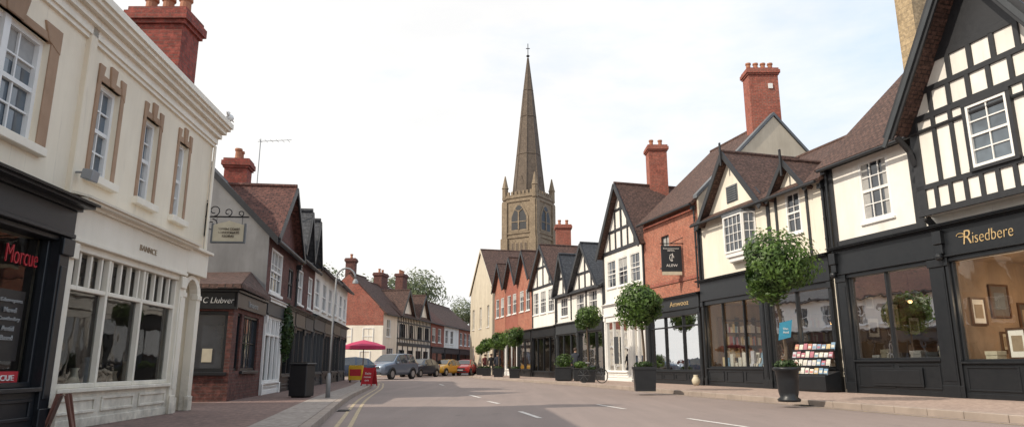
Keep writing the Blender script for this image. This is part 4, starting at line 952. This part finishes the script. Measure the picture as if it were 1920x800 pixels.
def potted(x, y, zc, R, pot, label, n=7000, leaf=.05, seed=1, z=G, ph=.75, dx=0, ps=1.0):
    rnd = random.Random(seed); t = thing('potted_tree', label, 'tree', (x, y, z), 'clipped potted trees along the pavement')
    m = MB()
    if pot == 'urn':
        m.lathe((x, y, z), [(.26 * ps, 0), (.28 * ps, .05), (.21 * ps, .1), (.24 * ps, .2), (.26 * ps, ph * .6), (.28 * ps, ph * .88), (.33 * ps, ph * .9), (.34 * ps, ph * .97), (.32 * ps, ph), (.28 * ps, ph), (.26 * ps, ph - .06)], 24)
    else:
        f = Fr(x, y, d=(1, -.1, 0), n=Vector((.1, 1, 0)).normalized()); w0, w1 = .31 * ps, .35 * ps
        m.ext([f.P(a * w0, b * w0, z) for a, b in ((-1, -1), (1, -1), (1, 1), (-1, 1))], (0, 0, .04))
        vs = [f.P(a * w0, b * w0, z + .04) for a, b in ((-1, -1), (1, -1), (1, 1), (-1, 1))] + [f.P(a * w1, b * w1, z + ph) for a, b in ((-1, -1), (1, -1), (1, 1), (-1, 1))]
        m.add(vs, [(0, 1, 5, 4), (1, 2, 6, 5), (2, 3, 7, 6), (3, 0, 4, 7), (0, 1, 2, 3), (4, 5, 6, 7)]); m.box(f, -w1 - .02, w1 + .02, -w1 - .02, w1 + .02, z + ph - .08, z + ph)
    m.obj('pot', M['blackgloss'], t, smooth=(pot == 'urn'))
    m = MB(); m.lathe((x, y, z + ph - .03), [(.25 * ps, 0), (.2 * ps, .05), (.03, .07)], 14); m.obj('soil', M['soil'], t)
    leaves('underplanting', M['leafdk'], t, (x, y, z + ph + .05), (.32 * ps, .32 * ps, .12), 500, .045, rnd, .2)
    m = MB(); m.tube([(x, y, z + ph), (x + .02, y, z + ph + .4), (x - .02 + dx * .5, y + .01, zc - R * .8), (x + dx, y, zc)], .045, 8, r2=.03)
    for k in range(6):
        a = k * 1.05; m.tube([(x + dx, y, zc - R * .5), (x + dx + math.cos(a) * R * .6, y + math.sin(a) * R * .6, zc + R * (.1 + .3 * math.sin(k)))], .02, 5, r2=.006)
    m.obj('trunk', M['bark'], t)
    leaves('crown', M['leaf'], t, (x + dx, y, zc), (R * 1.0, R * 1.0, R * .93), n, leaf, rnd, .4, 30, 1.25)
    return t
potted(6.2, 15.8, 3.05, .92, 'urn', 'round clipped tree in tall black urn beside the kerb', 11500, .048, 1, dx=-.13, ps=.9)
potted(4.23, 22.4, 2.83, .84, 'box', 'round clipped tree in square black planter', 8000, .055, 2)
potted(3.7, 34, 3.15, .72, 'box', 'small round clipped tree in dark planter', 4200, .06, 3, ph=.6)
potted(.18, 45.5, 2.75, .75, 'box', 'small round clipped tree in dark planter', 3300, .07, 4, ph=.6)
potted(-.95, 50, 2.65, .65, 'box', 'small round clipped tree in dark planter', 2800, .07, 5, ph=.6)
potted(-2.0, 55.5, 2.5, .6, 'box', 'small round clipped tree in dark planter', 2300, .08, 6, ph=.6)
potted(-2.7, 61, 2.3, .5, 'box', 'small round clipped tree in dark planter', 1700, .08, 7, ph=.6)
m = MB(); f = Fr(6.2, 15.68, d=(1, -.15, 0), n=Vector((-.15, -1, 0)).normalized()); f.side = 'L'
m.ext([f.P(-.17, 0, 1.46), f.P(.10, 0, 1.53), f.P(.16, 0, 1.92), f.P(-.12, 0, 1.85)], f.n * .012); bc = m.obj('sign', M['blue']); tag(bc, 'small blue card sign tied to a tree trunk', 'sign')
text('Uno\nAmd', f, 0, .014, 1.68, .12, .13, M['paintw'], bc, fixx=f.d)
def planter(x, y, w, h, plants, label, seed):
    rnd = random.Random(seed); t = thing('planter', label, 'planter', (x, y, G)); f = Fr(x, y, d=(1, -.2, 0), n=Vector((.2, 1, 0)).normalized())
    m = MB(); m.box(f, -w, w, -w, w, G + .03, G + h - .05); m.box(f, -w - .03, w + .03, -w - .03, w + .03, G + h - .05, G + h); m.box(f, -w * .8, w * .8, -w * .8, w * .8, G, G + .03); m.obj('box', M['blackgloss'], t, bevel=.012)
    m = MB(); m.box(f, -w * .85, w * .85, -w * .85, w * .85, G + h, G + h + .015); m.obj('soil', M['soil'], t)
    if plants: leaves('shrub', M['leaf'], t, (x, y, G + h + plants * .45), (w * 1.1, w * 1.1, plants * .6), 1500, .05, rnd, .15)
planter(2.75, 37, .42, .7, .7, 'black planter box with leafy shrub', 11); planter(3.6, 36.5, .35, .65, .35, 'small black planter box with low plants', 12)
planter(-5.35, 17.9, .23, .85, 0, 'tall black square planter on the pavement', 13)
t = thing('ivy_plant', 'dark green ivy climbing the front of a brick house', 'plant', FB.P(5.4, .1, G))
m = MB(); m.tube([FB.P(5.42, .05, G), FB.P(5.38, .06, 1.2), FB.P(5.5, .06, 2.6)], .03, 6, r2=.015); m.obj('stem', M['bark'], t)
leaves('foliage', M['leafdk'], t, FB.P(5.4, .15, 1.9), (.22, .3, .85), 1800, .06, random.Random(3), .2)
for i, (x, y, zc, R, h) in enumerate(((-16.5, 92, 9.8, 4.4, 13), (-13.2, 96, 10.8, 4.2, 14), (-20, 90, 9, 4, 12), (-8.0, 112, 9.0, 3.0, 12), (-24, 84, 10, 4, 13), (12, 100, 9, 3.5, 11))):
    rnd = random.Random(40 + i); t = thing('background_tree', 'leafy broad tree rising behind rooftops', 'tree', (x, y, 0))
    m = MB(); m.tube([(x, y, 0), (x + .1, y, zc * .5), (x, y, zc)], .3, 8, r2=.12)
    for k in range(8): a = k * .8; m.tube([(x, y, zc * .6), (x + math.cos(a) * R * .4, y + math.sin(a) * R * .4, zc), (x + math.cos(a) * R * .75, y + math.sin(a) * R * .75, zc + R * .5 * math.sin(k * 1.7))], .1, 5, r2=.03)
    m.obj('trunk', M['bark'], t)
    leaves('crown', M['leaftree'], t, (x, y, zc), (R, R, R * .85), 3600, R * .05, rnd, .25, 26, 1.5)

# ================================================================== STREET FURNITURE
t = thing('street_lamp', 'slim grey lamp post with hooked top at the kerb', 'lamp post', (-4.62, 17.7, G))
m = MB(); x, y = -4.62, 17.7
m.lathe((x, y, G), [(.06, 0), (.06, .5), (.045, .55), (.035, .6)], 12); m.tube([(x, y, G + .5), (x + .02, y, 1.8), (x + .05, y, 3.1)] + [(x + .3 - .25 * math.cos(k * math.pi / 8), y, 3.1 + .28 * math.sin(k * math.pi / 8)) for k in range(1, 9)], .024, 10); m.obj('post', M['galv'], t, smooth=True)
m = MB(); m.lathe((x + .55, y, 2.98), [(.08, 0), (.07, .06), (.025, .12)], 12); m.obj('fixture_head', M['galv'], t)
def aboard(x, y, w, h, col, rot, label, txt=None, z=G):
    t = thing('a_board_sign', label, 'sign', (x, y, z)); d = Vector((math.cos(rot), math.sin(rot), 0)); n = Vector((d.y, -d.x, 0))
    for sg in (1, -1):
        f = Fr(x + n.x * .0, y + n.y * .0, d=d, n=n * sg); f.side = 'L'; m = MB()
        tilt = .28 * h
        m.ext([f.P(-w / 2, tilt, z + .06), f.P(w / 2, tilt, z + .06), f.P(w / 2, .02, z + h), f.P(-w / 2, .02, z + h)], n * sg * .02)
        for a in (-w / 2, w / 2 - .04): m.ext([f.P(a, tilt + .01, z), f.P(a + .04, tilt + .01, z), f.P(a + .04, .03, z + h + .02), f.P(a, .03, z + h + .02)], n * sg * .03)
        p = m.obj('panel', M[col], t)
        if txt and sg == 1:
            tt = text(txt, f, 0, 0, 0, w * .65, h * .5, M['paintw'], p, fixx=d)
            for v in tt.data.vertices:
                k = v.co.z; v.co += n * (tilt * (1 - (h * .5 + k) / h) + .04) + ZV * (h * .5 + z)
aboard(-5.75, 28.3, .5, .7, 'red', -.35, 'red folding pavement sign standing at the kerb', 'Sale\nnow\non')
aboard(-5.3, 8.35, .22, .44, 'redwood', math.radians(112), 'small dark folding pavement sign beside shop window')
t = thing('sign_stand', 'low yellow sign box on the pavement', 'sign', (-7.6, 34, G)); m = MB(); f = Fr(-7.6, 34, d=(1, -.1, 0), n=Vector((-.1, -1, 0)).normalized()); f.side = 'L'
m.box(f, -.35, .35, -.2, 0, G + .1, G + .8); b = m.obj('box', M['yellow'], t, bevel=.02); m = MB()
for a in (-.3, .25): m.box(f, a, a + .05, -.18, -.02, G, G + .1)
m.obj('foot', M['iron'], t); m = MB(); m.box(f, -.28, .28, 0, .01, G + .3, G + .62); m.obj('panel', M['red'], t)
t = thing('parasol', 'pinkish red market parasol on a pole', 'parasol', (-8.85, 41.5, 0))
m = MB(); m.tube([(-8.85, 41.5, 0), (-8.85, 41.5, 2.4)], .03, 8); m.obj('pole', M['wood'], t)
m = MB(); m.lathe((-8.85, 41.5, 0), [(1.3, 1.85), (1.3, 2.04), (.75, 2.24), (.05, 2.4)], 8, closed=False); m.obj('canopy', M['canvas'], t)
m = MB(); m.box(WF, -9.2, -8.5, 41.2, 41.8, 0, .12); m.obj('base', M['galv'], t)
# bicycle
t = thing('bicycle', 'black bicycle leaning near the kerb', 'bicycle', (3.75, 32.6, G)); bx = Vector((3.75, 32.6, G)); bd = Vector((.75, -.65, 0)).normalized()
def bp(a, z): return bx + bd * a + ZV * z
for a in (-.5, .5):
    m = MB(); m.tube([bp(a + .33 * math.cos(k * math.pi / 10), .34 + .33 * math.sin(k * math.pi / 10)) for k in range(21)], .02, 6); w = m.obj('wheel', M['rubber'], t)
    m = MB()
    for k in range(8): m.tube([bp(a, .34), bp(a + .32 * math.cos(k * math.pi / 4), .34 + .32 * math.sin(k * math.pi / 4))], .003, 4)
    m.obj('spokes', M['galv'], w)
m = MB()
for p, q in (((-.5, .34), (-.1, .32)), ((-.5, .34), (-.2, .8)), ((-.1, .32), (-.22, .88)), ((-.1, .32), (.35, .8)), ((-.2, .78), (.36, .82)), ((.5, .34), (.34, .92))): m.tube([bp(*p), bp(*q)], .016, 6)
m.obj('frame', M['iron'], t)
m = MB(); m.tube([bp(.34, .92), bp(.3, .98), bp(.3, .98) + bd.cross(ZV) * .25], .012, 6); m.tube([bp(.3, .98), bp(.3, .98) - bd.cross(ZV) * .25], .012, 6); m.obj('handlebar', M['iron'], t)
m = MB(); m.tube([bp(-.35, .9), bp(-.12, .91)], .06, 8, r2=.025); m.obj('saddle', M['iron'], t)
m = MB(); m.lathe(FR.P(7.9, .55, G), [(.1, 0), (.16, .12), (.17, .22), (.1, .34), (.08, .38), (.11, .42)], 14); tag(m.obj('stone_jar', M['signcream'], smooth=True), 'pale stoneware jar standing by a shop wall', 'jar')

# ================================================================== CARS
def car(x, y, yaw, col, label, kind='hatch', z=.0):
    S = {'suv': [(2.25, .5, .75, .82, .62, .55), (2.1, .32, .88, 1.0, .84, .72), (1.3, .3, .98, 1.14, .92, .8), (.95, .3, 1.0, 1.18, .92, .78), (.25, .3, 1.02, 1.66, .92, .64), (-.7, .3, 1.04, 1.74, .92, .64), (-1.75, .3, 1.06, 1.68, .92, .62), (-2.15, .34, 1.04, 1.16, .88, .74), (-2.3, .5, .9, .95, .78, .64)],
         'hatch': [(2.1, .42, .62, .7, .6, .5), (1.95, .26, .74, .84, .8, .68), (1.2, .24, .84, .98, .87, .74), (.85, .24, .86, 1.02, .88, .72), (.1, .24, .88, 1.42, .88, .58), (-.7, .24, .9, 1.48, .88, .58), (-1.5, .24, .92, 1.38, .88, .55), (-1.95, .28, .9, 1.0, .84, .68), (-2.1, .42, .74, .8, .74, .6)]}[kind]
    t = thing('parked_car', label, 'car', (x, y, z), 'cars parked in the street'); R = Matrix.Translation((x, y, z)) @ Matrix.Rotation(yaw, 4, 'Z')
    W_ = lambda a, b, c: R @ Vector((a, b, c))
    def ringp(s): X, zb, zs, zt, hw, ht = s; return [(X, hw * .88, zb), (X, hw, zb + .16), (X, hw, zs), (X, ht, zt), (X, -ht, zt), (X, -hw, zs), (X, -hw, zb + .16), (X, -hw * .88, zb)]
    rs = [ringp(s) for s in S]; m = MB(); fs = []
    for i in range(len(rs) - 1):
        for k in range(8): fs.append((i * 8 + k, i * 8 + (k + 1) % 8, (i + 1) * 8 + (k + 1) % 8, (i + 1) * 8 + k))
    fs += [tuple(range(8)), tuple(range((len(rs) - 1) * 8, len(rs) * 8))]
    m.add([W_(*p) for rg in rs for p in rg], fs)
    b = m.obj('body', col, t, smooth=True); md = b.modifiers.new('b', 'BEVEL'); md.width = .05; md.segments = 3; md.limit_method = 'ANGLE'; md.angle_limit = .3
    def quad(mb, p, ins=.12, off=.012):
        p = [Vector(q) for q in p]; c = sum(p, Vector()) / 4; n = (p[1] - p[0]).cross(p[3] - p[0]).normalized()
        if n.dot(c - Vector((0, 0, .6))) < 0: n = -n
        q = [c + (v - c) * (1 - ins) for v in p]; mb.ext([W_(*(v + n * off)) for v in q], (R.to_3x3() @ n) * .008)
    for sg in (2, 5):
        o = sg + 1 if sg == 2 else 4
        for i in (3, 4, 5, 6): m = MB(); quad(m, [rs[i][sg], rs[i][o], rs[i + 1][o], rs[i + 1][sg]], .13); m.obj('side_window', M['carglass'], t)
    m = MB(); quad(m, [rs[3][3], rs[3][4], rs[4][4], rs[4][3]], .1); m.obj('windscreen', M['carglass'], t)
    m = MB(); quad(m, [rs[6][3], rs[6][4], rs[7][4], rs[7][3]], .14); m.obj('rear_window', M['carglass'], t)
    wr = .36 if kind == 'suv' else .31
    for X in (1.35, -1.35):
        for sg in (1, -1):
            hw = S[3][4]; m = MB(); m.tube([W_(X, sg * (hw - .2), wr), W_(X, sg * (hw + .015), wr)], wr, 20); w = m.obj('wheel', M['rubber'], t)
            m = MB(); m.tube([W_(X, sg * (hw + .016), wr), W_(X, sg * (hw + .03), wr)], wr * .6, 14); m.obj('rim', M['rim'], w)
            m = MB(); m.tube([W_(X + (wr + .06) * math.cos(k * math.pi / 8), sg * (hw + .0), wr + (wr + .06) * math.sin(k * math.pi / 8)) for k in range(9)], .045, 6); m.obj('wheel_arch', M['dkgrey'], t)
    X0, X1 = S[1][0], S[-2][0]; zs = S[1][2]
    for sg in (1, -1):
        m = MB(); m.ext([W_(X0 + .03, sg * .5, zs - .12), W_(X0 - .12, sg * .83, zs - .1), W_(X0 - .2, sg * .8, zs + .04), W_(X0 + .0, sg * .48, zs + .02)], (R.to_3x3() @ Vector((.08, 0, 0)))); m.obj('headlight', M['rim'], t)
        m = MB(); m.box(Fr(*W_(X1, 0, 0)[:2], d=R.to_3x3() @ Vector((0, 1, 0)), n=R.to_3x3() @ Vector((-1, 0, 0))), sg * .72 - .1, sg * .72 + .1, .02, .09, z + zs, z + zs + .22); m.obj('tail_light', M['red'], t)
        m = MB(); m.ext([W_(.75, sg * .9, zs + .17), W_(.62, sg * .9, zs + .17), W_(.62, sg * .9, zs + .3), W_(.75, sg * .9, zs + .3)], R.to_3x3() @ Vector((0, sg * .14, 0))); m.obj('wing_mirror', col, t)
    f = Fr(*W_(X0, 0, 0)[:2], d=R.to_3x3() @ Vector((0, 1, 0)), n=R.to_3x3() @ Vector((1, 0, 0)))
    m = MB(); m.box(f, -.45, .45, .1, .165, z + zs - .2, z + zs - .04); m.obj('grille', M['dkgrey'], t)
    m = MB(); m.box(f, -.55, .55, .08, .15, z + .35, z + .45); m.obj('lower_grille', M['dkgrey'], t)
    m = MB(); m.box(f, -.26, .26, .165, .18, z + .46, z + .57); m.obj('number_plate', M['white'], t)
silver = carpaint('grey_blue_paint', (.17, .21, .27), .4); dkc = carpaint('dark_car_paint', (.03, .04, .065)); yel = carpaint('amber_car_paint', (.70, .38, .03), .1); redc = carpaint('red_car_paint', (.55, .02, .02), .1); bluec = carpaint('dark_blue_car_paint', (.04, .06, .1))
car(-8.35, 48.5, math.radians(-112), silver, 'blue-grey sport utility car facing the street', 'suv')
car(-7.6, 57.5, math.radians(-112), dkc, 'dark blue car parked beside a grey one', 'hatch')
car(-6.25, 65, math.radians(-112), yel, 'amber yellow hatchback parked facing out', 'hatch')
car(-4.55, 67.5, math.radians(-98), redc, 'bright red hatchback parked along the street', 'hatch')
car(-11.2, 46.5, math.radians(-160), bluec, 'dark blue car beside a red parasol', 'hatch')

# ================================================================== PEOPLE
def person(x, y, yaw, top, label, step=.18, h=1.7):
    me = bpy.data.meshes.new('person'); k = h / 1.7
    V = [(0, 0, .92, .14), (0, 0, 1.1, .13), (0, 0, 1.32, .16), (0, 0, 1.45, .07), (0, 0, 1.53, .055), (.02, 0, 1.62, .095), (.02, 0, 1.68, .07),
         (0, .1, .88, .09), (step, .1, .48, .06), (step * 1.2 - .04, .1, .1, .045), (step * 1.2 + .12, .1, .05, .04),
         (0, -.1, .88, .09), (-step * .4, -.1, .48, .06), (-step * 1.6, -.1, .12, .045), (-step * 1.6 + .14, -.1, .05, .04),
         (0, .19, 1.38, .06), (-.05, .24, 1.1, .045), (.06, .24, .88, .035), (.1, .24, .78, .035),
         (0, -.19, 1.38, .06), (.05, -.24, 1.1, .045), (.16, -.24, .9, .035), (.2, -.24, .8, .035)]
    Ed = [(0, 1), (1, 2), (2, 3), (3, 4), (4, 5), (5, 6), (0, 7), (7, 8), (8, 9), (9, 10), (0, 11), (11, 12), (12, 13), (13, 14), (2, 15), (15, 16), (16, 17), (17, 18), (2, 19), (19, 20), (20, 21), (21, 22)]
    me.from_pydata([(a * k, b * k, c * k) for a, b, c, r in V], Ed, [])
    ob = bpy.data.objects.new('person', me); COL.objects.link(ob); ob.modifiers.new('s', 'SKIN')
    if me.skin_vertices:
        for i, v in enumerate(V): me.skin_vertices[0].data[i].radius = (v[3] * k, v[3] * k)
        me.skin_vertices[0].data[0].use_root = True
    md = ob.modifiers.new('ss', 'SUBSURF'); md.levels = md.render_levels = 1
    dg = bpy.context.evaluated_depsgraph_get(); m2 = bpy.data.meshes.new_from_object(ob.evaluated_get(dg)); bpy.data.objects.remove(ob)
    m2.materials.clear()
    for mm in (M[top], M['cloth2'], M['skin'], M['iron']): m2.materials.append(mm)
    for p in m2.polygons:
        z = p.center.z / k; p.use_smooth = True
        p.material_index = 2 if z > 1.47 or (z < .86 and abs(p.center.y) > .19 * k) else 0 if z > .9 else 1 if z > .1 else 3
    ob = bpy.data.objects.new('person', m2); COL.objects.link(ob); ob.location = (x, y, G); ob.rotation_euler = (0, 0, yaw); tag(ob, label, 'person', 'people walking on the pavement')
    m = MB(); m.lathe((0, 0, 0), [(.09, -.03), (.11, .03), (.09, .09), (.03, .125)], 12); hr = m.obj('hair', M['hair'], smooth=True); hr.parent = ob; hr.location = (.0, 0, 1.63 * k)
person(-1.7, 57, -1.4, 'cloth2', 'person in dark coat walking along the pavement'); person(-1.1, 53.5, 1.6, 'cloth1', 'person in navy jacket walking along the pavement'); person(3.5, 38.5, 1.2, 'cloth1', 'person in dark clothes standing near planters', .05); person(-2.3, 59.5, -1.2, 'cloth3', 'person in maroon top walking on the pavement')

# ================================================================== SKY, SUN, CAMERA
el = math.radians(39); az_vec = Vector((-.9, -.42, 0)).normalized()
to_sun = az_vec * math.cos(el) + ZV * math.sin(el)
L = bpy.data.lights.new('sun', 'SUN'); L.energy = 3.8; L.angle = math.radians(.6); L.color = (1, .90, .76)
lo = bpy.data.objects.new('sun', L); lo.rotation_euler = (-to_sun).to_track_quat('-Z', 'Y').to_euler(); COL.objects.link(lo)
w = bpy.data.worlds.new('World'); scn.world = w; w.use_nodes = True; nt = w.node_tree; nt.nodes.clear()
wo = nt.nodes.new('ShaderNodeOutputWorld'); bg = nt.nodes.new('ShaderNodeBackground'); nt.links.new(bg.outputs[0], wo.inputs[0])
sky = nt.nodes.new('ShaderNodeTexSky'); sky.sky_type = 'NISHITA'; sky.sun_disc = False; sky.sun_elevation = el
sky.sun_rotation = math.atan2(az_vec.x, az_vec.y); sky.dust_density = 2
tc = nt.nodes.new('ShaderNodeTexCoord')
v = stretch(nt, tc.outputs['Generated'], (1, 1, 2.8))
n1 = noise(nt, v, 1.9, 10, .58)
sx = nt.nodes.new('ShaderNodeSeparateXYZ'); nt.links.new(tc.outputs['Generated'], sx.inputs[0])
bias = nt.nodes.new('ShaderNodeMath'); bias.operation = 'MULTIPLY_ADD'; nt.links.new(sx.outputs[0], bias.inputs[0]); bias.inputs[1].default_value = -.42; nt.links.new(n1, bias.inputs[2])
b2 = nt.nodes.new('ShaderNodeMath'); b2.operation = 'MULTIPLY_ADD'; nt.links.new(sx.outputs[2], b2.inputs[0]); b2.inputs[1].default_value = -.15; nt.links.new(bias.outputs[0], b2.inputs[2])
mask = ramp(nt, b2.outputs[0], .06, .42)
skyb = mixc(nt, .78, sky.outputs[0], (5.2, 6.7, 8.7))
cl = mixc(nt, ramp(nt, noise(nt, v, 2.6, 8, .55), .34, .62), (6.95, 6.95, 6.95), (7.9, 7.75, 7.45))
col = mixc(nt, mask, skyb, cl)
nt.links.new(col, bg.inputs[0]); bg.inputs[1].default_value = .142
cam = bpy.data.cameras.new('camera'); cam.lens = 24; cam.sensor_width = 36; cam.clip_end = 2000; cam.clip_start = .05
co = bpy.data.objects.new('camera', cam); co.location = (0, 0, .9); co.rotation_euler = (math.radians(90 + 12.55), 0, 0); COL.objects.link(co); scn.camera = co
scn.view_settings.view_transform = 'Standard'; scn.view_settings.look = 'None'; scn.view_settings.exposure = 0
